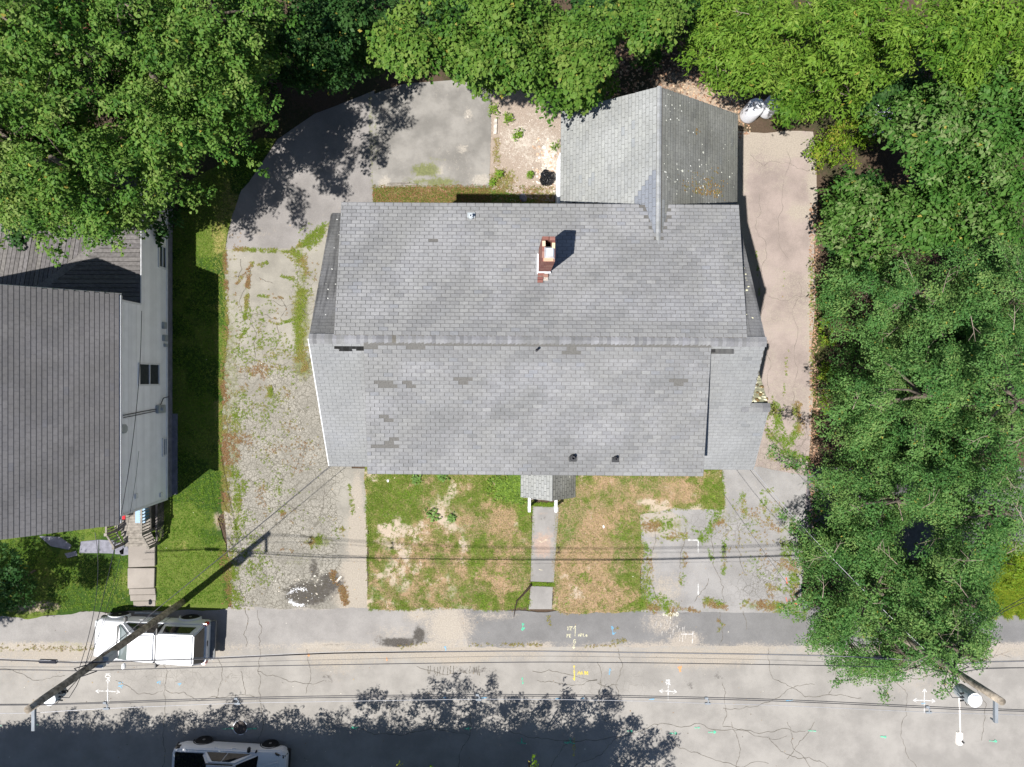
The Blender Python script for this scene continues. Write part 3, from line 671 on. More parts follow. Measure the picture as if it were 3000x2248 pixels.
# ================================================================== GRASS AND WEEDS
def blades(name, P, nb, L, Wd, pal, tone, rng, lean=(.7,1.35), **k):
    """P (N,2) tuft centres; every blade is one triangle"""
    N = len(P); C = np.repeat(P, nb, 0); n = len(C)
    ang = rng.uniform(0, 2*np.pi, n); le = rng.uniform(*lean, n); ln = rng.uniform(L*.55, L*1.3, n)
    dx = np.cos(ang); dy = np.sin(ang)
    z0 = .012
    bx = C[:,0] + dx*rng.uniform(0,.03,n); by = C[:,1] + dy*rng.uniform(0,.03,n)
    w = rng.uniform(.6,1.3,n)*Wd*.5
    V = np.empty((n,3,3), np.float32)
    V[:,0] = np.column_stack([bx-dy*w, by+dx*w, np.full(n,z0)]); V[:,1] = np.column_stack([bx+dy*w, by-dx*w, np.full(n,z0)])
    V[:,2] = np.column_stack([bx+dx*ln*np.sin(le), by+dy*ln*np.sin(le), z0+ln*np.cos(le)])
    t = np.repeat(tone, nb) + rng.normal(0,.22,n)
    pal = np.array(pal); x = np.clip(t,0,.999)*(len(pal)-1); i = x.astype(int); f = (x-i)[:,None]
    c = pal[i]*(1-f)+pal[i+1]*f; c = c*rng.uniform(.75,1.25,(n,1))
    return np_mesh(name, V.reshape(-1,3), np.arange(3*n).reshape(-1,3), M['grass'], np.repeat(c,3,0), kind='stuff', **k)
GP = [(.12,.20,.022),(.17,.23,.035),(.25,.25,.08),(.37,.275,.16),(.46,.345,.23)]
GL = [(.075,.16,.013),(.13,.215,.024),(.20,.25,.045),(.33,.30,.11)]
GW = [(.13,.24,.02),(.19,.27,.03),(.28,.29,.07),(.34,.25,.12),(.30,.16,.09)]
def scatter(bbox, n, dens, rng):
    x0,y0 = W(bbox[0],bbox[3])[:2]; x1,y1 = W(bbox[2],bbox[1])[:2]
    X = rng.uniform(x0,x1,n); Y = rng.uniform(y0,y1,n); U,V = UV(X,Y)
    k = rng.uniform(0,1,n) < dens(U,V,X,Y)
    return np.column_stack([X,Y])[k]
rg = np.random.default_rng(3)
def lawn_poly(o):  # outline test through the lawn's own picture-plan polygon
    return o
LP = [(788,1010),(1152,1010),(1154,1090),(1150,1180),(1145,1312),(1060,1320),(980,1314),(900,1319),(793,1318),(793,1200)]
RP = [(1205,1010),(1562,1010),(1565,1099),(1460,1104),(1389,1114),(1392,1320),(1300,1323),(1230,1330),(1192,1318),(1195,1200)]
SP = [(-20,1150),(250,1132),(345,1100),(362,560),(385,470),(420,400),(540,310),(590,304),(545,382),(520,410),(500,470),(486,540),(490,700),(478,900),(484,1080),(462,1110),(470,1150),(494,1200),(500,1300),(340,1314),(180,1318),(60,1325),(-20,1325)]
def in_uv(poly): return lambda U,V: in_poly(U,V,poly)
for nm, poly, bb in (('lawn_grass',LP,(789,1008,1152,1318)),('lawn_grass',RP,(1195,1008,1564,1328))):
    P = scatter((bb[0]-4,bb[1],bb[2]+6,bb[3]+6), 30000, lambda U,V,X,Y: in_poly(U,V,poly)*np.clip(1.05-np.clip(bare_mask(U,V,X,Y),0,2)*1.15,.05,1)*np.clip(1-.45*np.clip(dry_mask(U,V,X,Y),0,1),.3,1)*(.4+.6*n01(X,Y,4,77)), rg)
    U,V = UV(P[:,0],P[:,1]); tone = np.clip(.12+.62*np.clip(dry_mask(U,V,P[:,0],P[:,1])+(fbm(P[:,0],P[:,1],5,3,7)-.5)*1.6,0,1.1),0,1)
    blades(nm, P, 5, .095, .018, GP, tone, rg)
ex = lambda U,V: ~(in_poly(U,V,[(277,1176),(340,1176),(340,1312),(277,1312)]) | in_poly(U,V,[(80,1156),(282,1162),(282,1203),(130,1206)]))
P = scatter((-25,300,600,1330), 62000, lambda U,V,X,Y: in_poly(U,V,SP)*ex(U,V)*np.clip(1-blob(U,V,[(480,1120,22,40,1.0)]),.05,1)*(.6+.4*n01(X,Y,2,78)), rg)
U,V = UV(P[:,0],P[:,1])
tone = np.clip(.25+.4*blob(U,V,[(475,560,20,160,1),(500,430,30,60,1),(200,1260,120,40,.6),(430,1240,90,40,.35)])+(fbm(P[:,0],P[:,1],1.2,4,79)-.5)*.7,0,1)
blades('side_lawn_grass', P, 4, .09, .022, GL, tone, rg)
P = scatter((806,402,1215,445), 5500, lambda U,V,X,Y: .75*(U<1060)+.25, rg)
blades('back_strip_grass', P, 4, .09, .022, [(.08,.14,.02),(.14,.17,.03),(.2,.2,.05),(.3,.12,.08),(.36,.2,.12)], np.clip(rg.uniform(0,1,len(P)),0,1), rg)
P = scatter((790,1010,1570,1330), 16000, lambda U,V,X,Y: blob(U,V,[(1042,1302,22,16,.9),(1125,1298,18,16,.8),(1405,1303,40,16,.8),(845,1080,60,50,.4),(1032,1200,20,50,.6),(1355,1150,30,40,.45),(1080,1240,16,14,.6),(1265,1250,12,10,.7),(1215,1300,14,10,.7),(1245,1310,14,8,.7),(1300,1312,14,6,.8),(1540,1050,22,50,.4),(1130,1100,16,40,.6)])*sst(.4,.55,fbm(X,Y,2.5,3,14)), rg)
blades('lush_grass', P, 6, .12, .022, [(.12,.24,.02),(.17,.29,.03),(.24,.31,.05)], rg.uniform(0,1,len(P)), rg)
# bright rough grass at the far right edge
P = scatter((2120,1200,2225,1345), 9000, lambda U,V,X,Y: sst(2120,2165,U)*(V<1325+10*np.sin(U*.2)), rg)
blades('tall_grass', P, 5, .22, .03, [(.10,.19,.015),(.17,.26,.02),(.3,.3,.03)], rg.uniform(0,1,len(P)), rg)

def weeds(name, bb, n, dens, tone, L=.05, Wd=.013, nb=12, pal=GW, lean=(.6,1.35)):
    P = scatter(bb, n, dens, rg); U,V = UV(P[:,0],P[:,1])
    return blades(name, P, nb, L, Wd, pal, np.clip(tone(U,V,P[:,0],P[:,1]),0,1), rg, lean)
weeds('driveway_weeds', (470,480,812,1318), 150000, lambda U,V,X,Y: lines(U,V,DL)*sst(.36,.55,fbm(X,Y,3.2,4,91))*.8+blob(U,V,[(505,950,40,360,.16),(560,800,70,140,.16),(600,1000,80,120,.06),(655,640,30,160,.12),(560,1150,80,160,.05)])*sst(.5,.6,fbm(X,Y,2.5,4,191)), lambda U,V,X,Y: .24+.7*sst(.4,.62,fbm(X,Y,.9,3,92))*(1-blob(U,V,[(650,680,26,130,.8),(600,545,90,16,.8)]))+.35*(U<500))
weeds('parking_weeds', (1380,540,1765,1350), 120000, pk, lambda U,V,X,Y: .05+.85*sst(.36,.7,fbm(X,Y,1.3,3,96)), L=.05)
weeds('kerb_weeds', (-10,1300,1760,1410), 40000, lambda U,V,X,Y: (lines(U,V,[([(1085,1392),(1170,1393)],3,.7),([(1260,1396),(1330,1396)],3,.5),([(1325,1388),(1350,1384)],5,.9),([(1184,1332),(1188,1350)],4,.9),([(1325,1360),(1332,1356)],4,.5),([(0,1400),(200,1402)],6,.35),([(1560,1350),(1552,1362)],4,.7),([(1146,1261),(1194,1263)],3,.9),([(850,1398),(920,1392)],4,.4),([(1015,1394),(1060,1394)],4,.5)]))*.5, lambda U,V,X,Y: .45+.4*fbm(X,Y,2,3,3), L=.06)
weeds('walk_joint_grass', (1140,1086,1200,1270), 4000, lambda U,V,X,Y: lines(U,V,[([(1146,1261),(1194,1263)],3,1),([(1152,1089),(1196,1091)],4,.9)]), lambda U,V,X,Y: .1+Z0(U), L=.08)
weeds('yard_weeds', (1058,300,1210,440), 5000, lambda U,V,X,Y: blob(U,V,[(1085,390,26,22,.7),(1072,330,8,50,.4),(1170,420,30,10,.3)])*.6, lambda U,V,X,Y: .3+.6*fbm(X,Y,2,3,5), L=.09)
# broad leaved plants by the porch: many leaves, uncountable
def broad(name, P, nb, L, Wd, pal, h, parent=None, **k):
    N = len(P); C = np.repeat(P,nb,0); n = len(C); a = rg.uniform(0,2*np.pi,n); rr = rg.uniform(.01,.09,n); dx,dy = np.cos(a),np.sin(a)
    z = h*rg.uniform(.4,1.1,n); ln = L*rg.uniform(.6,1.25,n); w = Wd*rg.uniform(.6,1.2,n)*.5; ti = rg.uniform(-.3,.25,n)
    V = np.empty((n,4,3)); bx = C[:,0]+dx*rr; by = C[:,1]+dy*rr
    V[:,0] = np.column_stack([bx,by,z]); V[:,2] = np.column_stack([bx+dx*ln,by+dy*ln,z+ti*ln])
    V[:,1] = np.column_stack([bx+dx*ln*.5-dy*w,by+dy*ln*.5+dx*w,z+ti*ln*.5+.02]); V[:,3] = np.column_stack([bx+dx*ln*.5+dy*w,by+dy*ln*.5-dx*w,z+ti*ln*.5+.02])
    pal = np.array(pal); c = pal[rg.integers(0,len(pal),n)]*rg.uniform(.7,1.3,(n,1))
    return np_mesh(name, V.reshape(-1,3), np.arange(4*n).reshape(-1,4), M['leaf'], np.repeat(c,4,0), parent=parent, **k)
P = scatter((1050,1018,1132,1085), 1300, lambda U,V,X,Y: blob(U,V,[(1108,1045,26,36,.9),(1075,1055,26,20,.5),(1120,1085,14,14,.5),(930,1100,12,12,.8)])*sst(.35,.5,fbm(X,Y,2,3,8)), rg)
broad('porch_groundcover', P, 7, .10, .075, [(.12,.2,.02),(.15,.23,.03),(.09,.16,.02)], .09, kind='stuff')
for i,(u,v,r,lb) in enumerate(((938,1115,.35,'pale leafy weed standing in the middle of the left front lawn'),(975,1118,.22,'smaller pale weed right of the leafy weed in the front lawn'),(1315//1,1038,.0,''),(1228,1035,.3,'leafy weed beside the right side of the porch'),(905,1030,.28,'leafy plant under the front eave of the grey house'),(958,1028,.2,'small leafy plant under the front eave, nearer the porch'))):
    if not r: continue
    c = W(u,v); t = empty('weed_plant', c); tag(t, lb, 'plant', 'weeds in the front lawn')
    broad('foliage', rg.normal(0,r*.4,(10,2)), 8, .13, .08, [(.14,.24,.06),(.1,.19,.03)], .14, t)
    MB().tube([(0,0,0),(.01,0,.12)],.008,5).build('stem', M['stick'], t)
for i,(u,v,r,lb) in enumerate(((1065,238,.34,'largest bright green seedling, at the back corner of the concrete pad'),(1100,258,.26,'bright green seedling below the big maple, right of the pad corner'),(1118,293,.26,'lone bright green seedling in the middle of the bare dirt strip'),(1199,318,.34,'bright green plant half under the left eave of the rear wing'),(1146,382,.14,'tiny seedling left of the black rubbish bag'),(1062,396,.14,'tiny dark seedling at the lower right corner of the concrete pad'),(1078,380,.16,'low pale weed beside the right edge of the concrete pad'))):
    c = W(u,v); t = empty('seedling', c); tag(t, lb, 'plant', 'seedlings in the dirt strip')
    broad('foliage', rg.normal(0,r*.36,(int(rg.integers(8,22)),2)), int(rg.integers(6,11)), float(rg.uniform(.08,.13)), float(rg.uniform(.035,.06)), [(.12,.23,.018),(.16,.27,.025),(.09,.18,.014),(.2,.26,.05)], float(rg.uniform(.14,.3)), t)
    MB().tube([(0,0,0),(.01,.01,.25)],.01,5).build('stem', M['stick'], t)

# litter, pebbles, lichen crumbs: uncountable
def crumbs(name, P, r, cols, mat='tinted', parent=None, flat=.4, z=.015):
    n = len(P); V = []; 
    th = rg.uniform(0,2*np.pi,(n,1))+np.arange(5)*2*np.pi/5; rad = rg.uniform(.5,1.2,(n,5))*rg.uniform(*r,(n,1))
    ring = np.stack([P[:,:1]+np.cos(th)*rad, P[:,1:2]+np.sin(th)*rad, np.full((n,5),z)-.004], -1)
    top = np.stack([P[:,0],P[:,1],z+rad.mean(1)*flat], -1)[:,None]
    V = np.concatenate([ring,top],1).reshape(-1,3); base = (np.arange(n)*6)[:,None]
    Fc = np.concatenate([np.stack([base[:,0]+i, base[:,0]+(i+1)%5, base[:,0]+5],-1) for i in range(5)])
    c = np.array(cols)[rg.integers(0,len(cols),n)]*rg.uniform(.8,1.2,(n,1))
    return np_mesh(name, V, Fc, M[mat], np.repeat(c,6,0), kind='stuff', parent=parent)
P = scatter((1150,300,1212,420), 900, lambda U,V,X,Y: blob(U,V,[(1185,345,22,30,.8),(1180,370,26,26,.95),(1140,305,30,20,.5),(1165,300,20,14,.5),(1196,395,16,30,.7)])*.6, rg)
crumbs('rubble', P, (.025,.10), [(.5,.46,.4),(.42,.36,.3),(.55,.52,.48),(.4,.28,.2)])
P = scatter((1058,230,1212,440), 1500, lambda U,V,X,Y: .5+Z0(U), rg)
crumbs('gravel', P, (.012,.035), [(.5,.45,.4),(.42,.36,.31),(.3,.24,.2)])
P = scatter((-20,300,1760,1660), 1500, lambda U,V,X,Y: .6*((V>1010)|(U<700)), rg)
crumbs('ground_litter', P, (.012,.03), [(.6,.56,.48),(.34,.24,.12),(.22,.13,.06),(.12,.10,.08)])
P = scatter((1300,90,1620,300), 2600, lambda U,V,X,Y: .9+Z0(U), rg)
crumbs('leaf_litter', P, (.03,.07), [(.36,.22,.14),(.28,.16,.1),(.2,.12,.08),(.4,.3,.2)], flat=.2)
P = scatter((1748,440,1790,1150), 2600, lambda U,V,X,Y: np.clip(1.3-np.abs(U-1757)/12,0,1), rg)
crumbs('leaf_litter', P, (.025,.06), [(.28,.16,.1),(.22,.13,.085),(.32,.22,.15)], flat=.2)
P = scatter((0,380,620,560), 1200, lambda U,V,X,Y: blob(U,V,[(540,330,90,90,.6)]), rg)
# sun glint on the wet patch, painted as a ring of pale specks
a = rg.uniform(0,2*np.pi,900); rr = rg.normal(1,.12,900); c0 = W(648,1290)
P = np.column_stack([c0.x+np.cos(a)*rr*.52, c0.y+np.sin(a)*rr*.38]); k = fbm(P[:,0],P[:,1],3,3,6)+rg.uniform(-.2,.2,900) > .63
crumbs('glint_specks', P[k], (.008,.022), [(.8,.82,.86),(.7,.73,.8)], 'white_and_glint', flat=.3)
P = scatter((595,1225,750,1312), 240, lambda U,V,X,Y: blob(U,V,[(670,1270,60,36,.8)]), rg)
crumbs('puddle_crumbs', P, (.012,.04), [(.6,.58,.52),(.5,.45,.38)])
# ================================================================== ROOF SHINGLES
TINTS = [(.84,.845,.86),(.9,.9,.915),(.95,.955,.97),(.985,.985,.99),(1.02,1.02,1.02),(1.05,1.05,1.05),(1.1,1.1,1.09),(.93,.95,1.0)]
_tabmesh = {}
def tab_mesh(key, w, e, th, slot, mat, tint):
    if key in _tabmesh: return _tabmesh[key]
    b = MB(); b.tint = tint; tab_geo(b, Vector((0,0,0)), Vector((1,0,0)), Vector((0,1,0)), Vector((0,0,1)), 0, w, 0, e, th, slot)
    me = bpy.data.meshes.new('shingle'); me.from_pydata(b.v, [], b.f); me.materials.append(mat)
    ca = me.color_attributes.new('tint','FLOAT_COLOR','POINT'); ca.data.foreach_set('color', [x for c in b.c for x in (*c,1)])
    _tabmesh[key] = me; return me
def tab_geo(b, O, u, v, n, ua, ub, va, e, th, slot):
    s = slot*.5; P = lambda a,c,h: O+u*a+v*c+n*h
    vs = [P(ua+s,va,-.004),P(ub-s,va,-.004),P(ub-s,va+e+.012,-.004),P(ua+s,va+e+.012,-.004),
          P(ua+s,va,th),P(ub-s,va,th),P(ub-s,va+e+.012,th*.12),P(ua+s,va+e+.012,th*.12)]
    w_ = .02 if th > .005 else .012; t0 = b.tint                      # worn lower edge, bare of granules
    vs[4],vs[5] = P(ua+s,va+w_,th),P(ub-s,va+w_,th)
    b.add(vs, [(4,5,6,7),(1,2,6,5),(3,0,4,7)])
    b.tint = tuple(x*.7 for x in t0); b.add([P(ua+s,va,-.004),P(ub-s,va,-.004),P(ua+s,va,th*.55),P(ub-s,va,th*.55),P(ua+s,va+w_,th+.0003),P(ub-s,va+w_,th+.0003)], [(0,1,3,2),(2,3,5,4)]); b.tint = t0
class Tabs:
    """shingle tabs of one building: the ones nearest the camera become objects, the rest one stuff mesh per material"""
    def __init__(s): s.big = []; s.rest = {}
    def slope(s, O, u, v, S_, span, mat, w=.305, e=.127, th=.012, slot=.016, tint=None, skip=None, single=False, spread=1.0, seed=1):
        n = u.cross(v).normalized(); rr = random.Random(seed)
        for i in range(int(S_/e)):
            va = i*e; a0,a1 = span(va+e*.5)
            if a1-a0 < .05: continue
            off = -(i % 2)*w*.5 + rr.uniform(-.012,.012)
            k = int((a0-off)/w)-1
            while off+k*w < a1:
                ua,ub = max(a0, off+k*w), min(a1, off+(k+1)*w); k += 1
                if ub-ua < .05: continue
                c = O+u*(ua+ub)*.5+v*(va+e*.5)
                if skip and skip(c): continue
                q = float(fbm(np.array([(c.x+c.y)*.35]), np.array([(c.y-c.x)*1.15]), 1.0, 3, seed)[0])
                ti = 3.2 + (q-.5)*9*spread + rr.gauss(0,1.05)*spread
                if rr.random() < .05*spread: ti = rr.choice([0,0,1,7,6])
                ti = int(max(0,min(7,round(ti)))); tc = TINTS[ti]
                if tint:
                    r = tint(c)
                    if r: tc = tuple(a*b for a,b in zip(tc, r)); 
                    key_ok = not r
                else: key_ok = True
                if single and key_ok and ub-ua > w*.99: s.big.append((c.z, O+u*ua+v*va, u, v, n, ti, w, e, th, slot, mat))
                else: s.geo(O,u,v,n,ua,ub,va,e,th,slot,mat,tc)
    def geo(s, O,u,v,n,ua,ub,va,e,th,slot,mat,tc):
        b = s.rest.setdefault(mat, MB()); b.tint = tc; tab_geo(b,O,u,v,n,ua,ub,va,e,th,slot)
    def finish(s, roof, limit=298):
        s.big.sort(key=lambda t: -t[0])
        for k,(z,P,u,v,n,ti,w,e,th,slot,mat) in enumerate(s.big):
            if k < limit:
                o = bpy.data.objects.new('shingle', tab_mesh((mat,ti,w,e), w, e, th, slot, M[mat], TINTS[ti])); COL.objects.link(o)
                o.parent = roof; o.matrix_local = Matrix(((u.x,v.x,n.x,P.x),(u.y,v.y,n.y,P.y),(u.z,v.z,n.z,P.z),(0,0,0,1)))
            else: s.geo(P,u,v,n,0,w,0,e,th,slot,mat,TINTS[ti])
        for mat,b in s.rest.items(): b.build('shingles', M[mat], roof, fix=False, kind='stuff')

# ================================================================== THE GREY HOUSE (built round its own origin, turned a hair)
PV = Vector((1.1, 1.25, 0)); house = empty('house', PV, R(-.4))
tag(house, 'large house with a grey shingle roof, full width dormers and a brick chimney', 'house')
def L(x,y,z=0): return Vector((x-PV.x, y-PV.y, z))
XL, XR, YR, ZR = -6.25, 8.5, 1.25, 9.5          # main gable roof
YF, YB, ZE = -3.2, 5.95, 6.75
b = MB()  # walls
b.extx([(YF+.3-PV.y,0),(YB-.3-PV.y,0),(YB-.3-PV.y,ZE-.02),(YR-PV.y,ZR-.25),(YF+.3-PV.y,ZE-.02)], XL+.25-PV.x, XR-.25-PV.x)
b.box(-4.3-PV.x, 6.6-PV.x, YF+.05-PV.y, YR-PV.y, ZE-.5, 8.45)
b.box(-5.3-PV.x, 7.75-PV.x, YR-PV.y, YB-.2-PV.y, ZE-.5, 8.4)
walls = b.build('wall', M['wall'], house)
# roof deck: every slope as a thin solid under its shingles
def deck(mb, pts, t=.12):
    pts = [Vector(p) for p in pts]; n = (pts[1]-pts[0]).cross(pts[2]-pts[0]).normalized()
    if n.z < 0: pts.reverse(); n = -n
    k = len(pts); mb.add([p-n*.006 for p in pts]+[p-n*t for p in pts], [tuple(range(k)), tuple(range(2*k-1,k-1,-1))]+[((i+1)%k,i,k+i,k+(i+1)%k) for i in range(k)])
DFx0,DFx1,DFy,DFz = -4.48, 6.74, -3.19, 8.70    # front dormer
DBx0,DBx1,DBy,DBz = -5.44, 7.90, 5.87, 8.60     # rear dormer
ZD = 9.46
rb = MB()
deck(rb, [L(XL,YF,ZE),L(XR,YF,ZE),L(XR,YR,ZR),L(XL,YR,ZR)]); deck(rb, [L(XL,YB,ZE),L(XR,YB,ZE),L(XR,YR,ZR),L(XL,YR,ZR)])
deck(rb, [L(DFx0,DFy,DFz),L(DFx1,DFy,DFz),L(DFx1,YR,ZD+.05),L(DFx0,YR,ZD+.05)], .10); deck(rb, [L(DBx0,DBy,DBz),L(DBx1,DBy,DBz),L(DBx1,YR,ZD+.05),L(DBx0,YR,ZD+.05)], .10)
# side extension: front slope runs on, its own short ridge, mossy back slope
EX, EY = 9.15, -.92; EZ = ZR-(YR-EY)*(ZR-ZE)/(YR-YF)
deck(rb, [L(XR-.05,YF-.02,ZE-.02),L(EX,YF-.02,ZE-.02),L(EX,EY,EZ-.02),L(XR-.05,EY,EZ-.02)], .1); deck(rb, [L(XR-.3,EY,EZ-.02),L(EX,EY,EZ-.02),L(EX,1.0,EZ-1.5),L(XR-.3,1.0,EZ-1.5)], .1)
# rear wing
GX0,GX1,GXR,GY1,GZE,GZR = 2.09,8.52,5.15,9.73,6.65,8.86
deck(rb, [L(GX0,6.46,GZE),L(GX0,GY1,GZE),L(GXR,GY1,GZR),L(GXR,4.55,GZR),L(4.55,5.9,GZE+(4.55-GX0)/(GXR-GX0)*(GZR-GZE))]); deck(rb, [L(GX1,6.44,GZE-.08),L(GX1,GY1,GZE-.08),L(GXR,GY1,GZR),L(GXR,4.55,GZR),L(5.75,5.9,GZE-.08+(GX1-5.75)/(GX1-GXR)*(GZR-GZE+.08))])
roof = rb.build('roof', M['underlay'], house)
b = MB(); cz = lambda x: GZR-abs(x-GXR)*.62
b.M = None
wv = [L(GX0+.3,YB-.4,0),L(GX1-.3,YB-.4,0),L(GX1-.3,GY1-.25,0),L(GX0+.3,GY1-.25,0),L(GX0+.3,YB-.4,GZE-.05),L(GX1-.3,YB-.4,GZE-.1),L(GX1-.3,GY1-.25,GZE-.1),L(GX0+.3,GY1-.25,GZE-.05)]
b.hexa(wv); b.add([L(GX0+.3,GY1-.25,GZE-.06),L(GX1-.3,GY1-.25,GZE-.11),L(GXR,GY1-.25,GZR-.25),L(GX0+.3,6.6,GZE-.06),L(GX1-.3,6.6,GZE-.11),L(GXR,6.6,GZR-.25)],[(0,1,2),(5,4,3),(0,2,5,3),(1,4,5,2)])
b.build('wing_wall', M['white'], house)
MISS = [(1067,1016,1111,1026),(1198,1016,1257,1027),(1100,1123,1159,1132),(1187,1123,1216,1132),(1117,1226,1147,1237),(1105,1306,1134,1316),(1134,1294,1163,1316),(1344,1114,1373,1123),(1971,1106,2003,1129),(1263,704,1275,715),(1658,1020,1688,1033)]
def missing(c):
    d = H-c.z; x,y = 1472+(c.x+PV.x)*2000/d, 1111-(c.y+PV.y)*2000/d
    return any(a-2 < x < e_+2 and f-4 < y < g+4 for a,f,e_,g in MISS)
T = Tabs()
X_,Y_ = Vector((1,0,0)), Vector((0,1,0))
def up(dy, dz): return Vector((0,dy,dz)).normalized()
vf = up(YR-DFy, ZD+.05-DFz); sf = math.hypot(YR-DFy, ZD+.05-DFz)
T.slope(L(DFx0,DFy-.02,DFz), X_, vf, sf-.1, lambda v: (0,DFx1-DFx0), 'sh_front', skip=missing, single=True, seed=3)
vb = up(YR-DBy, ZD+.05-DBz); sb = math.hypot(YR-DBy, ZD+.05-DBz)
def rearspan(v):
    return (0, DBx1-DBx0)
def wing_skip(c):
    x,y = c.x+PV.x, c.y+PV.y
    return missing(c) or (y > 4.62 and abs(x-GXR) < (y-4.55)*.36)
T.slope(L(DBx1,DBy+.02,DBz), -X_, vb, sb-.1, rearspan, 'sh_front', skip=wing_skip, single=True, seed=4)
vm = up(YR-YF, ZR-ZE); sm = math.hypot(YR-YF, ZR-ZE); vmb = up(YR-YB, ZR-ZE); smb = math.hypot(YR-YB, ZR-ZE)
T.slope(L(XL,YF-.02,ZE), X_, vm, sm-.05, lambda v: (0, DFx0-XL+.12), 'sh_main', spread=.35, slot=.007, th=.004, seed=5)
ex_s = math.hypot(EY-YF, EZ-ZE)
T.slope(L(DFx1-.1,YF-.04,ZE-.02), X_, vm, sm-.05, lambda v: (0, (EX if v < ex_s else XR)-DFx1+.1), 'sh_main', spread=.35, slot=.007, th=.004, seed=6)
T.slope(L(DBx0+.15,YB+.02,ZE), -X_, vmb, smb-.05, lambda v: (0, DBx0-XL+.15), 'sh_rear', spread=.5, slot=.006, th=.004, seed=7)
T.slope(L(XR,YB+.02,ZE), -X_, vmb, smb-.05, lambda v: (0, XR-DBx1+.15), 'sh_rear', spread=.5, slot=.006, th=.004, seed=8)
ve = up(EY-1.0, 1.5); T.slope(L(EX,1.0,EZ-1.52), -X_, ve, math.hypot(1.92,1.5)-.05, lambda v: (0,.75), 'sh_ell2', spread=.8, slot=.01, th=.006, seed=9, tint=lambda c: (1.9,1.85,1.35) if fbm(np.array([c.x]),np.array([c.y]),3,2,4)[0] > .45 else (.8,.7,.45))
# rear wing slopes: courses run with the ridge
def gl_end(x, side):
    zx = GZE+(x-GX0)/(GXR-GX0)*(GZR-GZE) if side < 0 else GZE+(GX1-x)/(GX1-GXR)*(GZR-GZE)
    xs = abs(x-GXR)
    return 4.55+xs*2.25 if xs < .6 else 5.9+(xs-.6)*.22
vl = Vector((GXR-GX0,0,GZR-GZE)).normalized(); sl_ = math.hypot(GXR-GX0,GZR-GZE)
def patch_tint(c):
    x,y = c.x+PV.x, c.y+PV.y
    if y < 7.3-(GXR-x)*1.75 and x <= GXR: return (.64,.67,.77)
    if x > GXR and y < 7.0-(x-GXR)*4.5: return (1.02,1.05,1.14)
T.slope(L(GX0-.02,GY1,GZE), -Y_, vl, sl_-.02, lambda v: (0, GY1-gl_end(GX0+v*vl.x,-1)), 'sh_ell', tint=patch_tint, spread=.8, slot=.012, seed=10)
vr = Vector((GXR-GX1,0,GZR-GZE+.08)).normalized(); sr_ = math.hypot(GXR-GX1,GZR-GZE+.08)
T.slope(L(GX1+.02,4.5,GZE-.08), Y_, vr, sr_-.02, lambda v: (gl_end(GX1+v*vr.x,1)-4.5, GY1-4.5), 'sh_ell2', tint=patch_tint, spread=.9, slot=.008, th=.006, seed=11)
T.finish(roof)
rk = random.Random(8)
# lichen and moss on the roof slopes: small raised crumbs
def on_plane(O, u, v, pts): 
    n = u.cross(v).normalized(); return [O+u*a+v*b+n*.012 for a,b in pts], n
def roof_crumbs(name, P, n, r, cols, parent, mat='tinted'):
    mb = MB()
    a1 = Vector((1,0,0)) if abs(n.x) < .9 else Vector((0,1,0)); e1 = (a1-n*a1.dot(n)).normalized(); e2 = n.cross(e1)
    for p in P:
        k = rk.uniform(*r); mb.tint = rk.choice(cols); th = rk.uniform(0,6)
        mb.add([p+(e1*math.cos(th+j*1.2566)+e2*math.sin(th+j*1.2566))*k*rk.uniform(.6,1.2) for j in range(5)]+[p+n*k*.35], [(j,(j+1)%5,5) for j in range(5)])
    return mb.build(name, M[mat], parent, fix=False, kind='stuff')
uw,vw = Y_, vr; Ow = L(GX1+.02,4.5,GZE-.08); gg = random.Random(12)
ln = lambda: (gg.uniform(.2,.5), gg.uniform(.2,.5))
Pl,nw = on_plane(Ow,uw,vw,[(gg.uniform(1.7,5.1), gg.uniform(.2,3.9)) for _ in range(50)]+[(gg.gauss(4.7,.25), gg.gauss(3.2,.25)) for _ in range(14)]+[(gg.gauss(2.6,.3), gg.uniform(1.8,3.9)) for _ in range(22)])
roof_crumbs('lichen', Pl, nw, (.008,.032), [(.6,.6,.5),(.52,.52,.44),(.66,.66,.6)], roof)
Pm,nw = on_plane(Ow,uw,vw,[(1.95+abs(gg.gauss(0,.35))+.02, gg.gauss(1.75,.55)) for _ in range(240)]+[(gg.gauss(4.15,.05),gg.gauss(2.2,.05)) for _ in range(10)]+[(gg.gauss(2.9,.05),gg.gauss(1.2,.05)) for _ in range(12)])
roof_crumbs('moss', Pm, nw, (.012,.045), [(.2,.12,.04),(.16,.1,.03),(.15,.135,.04),(.24,.17,.08)], roof)
Pr,nr_ = on_plane(L(DBx0+.15,YB+.02,ZE), -X_, vmb, [(gg.uniform(.1,.7), gg.uniform(.3,4.6)) for _ in range(22)]); roof_crumbs('lichen', Pr, nr_, (.015,.04), [(.66,.66,.62)], roof)
Pr,nr_ = on_plane(L(XR,YB+.02,ZE), -X_, vmb, [(gg.uniform(.1,.6), gg.uniform(.3,4.6)) for _ in range(34)]); roof_crumbs('lichen', Pr, nr_, (.015,.05), [(.6,.58,.4)], roof)
Pr,nr_ = on_plane(L(EX,1.0,EZ-1.52), -X_, ve, [(gg.uniform(.0,.6), gg.uniform(.2,2.2)) for _ in range(70)]); roof_crumbs('lichen', Pr, nr_, (.03,.09), [(.55,.52,.34),(.6,.57,.42),(.18,.12,.05)], roof)

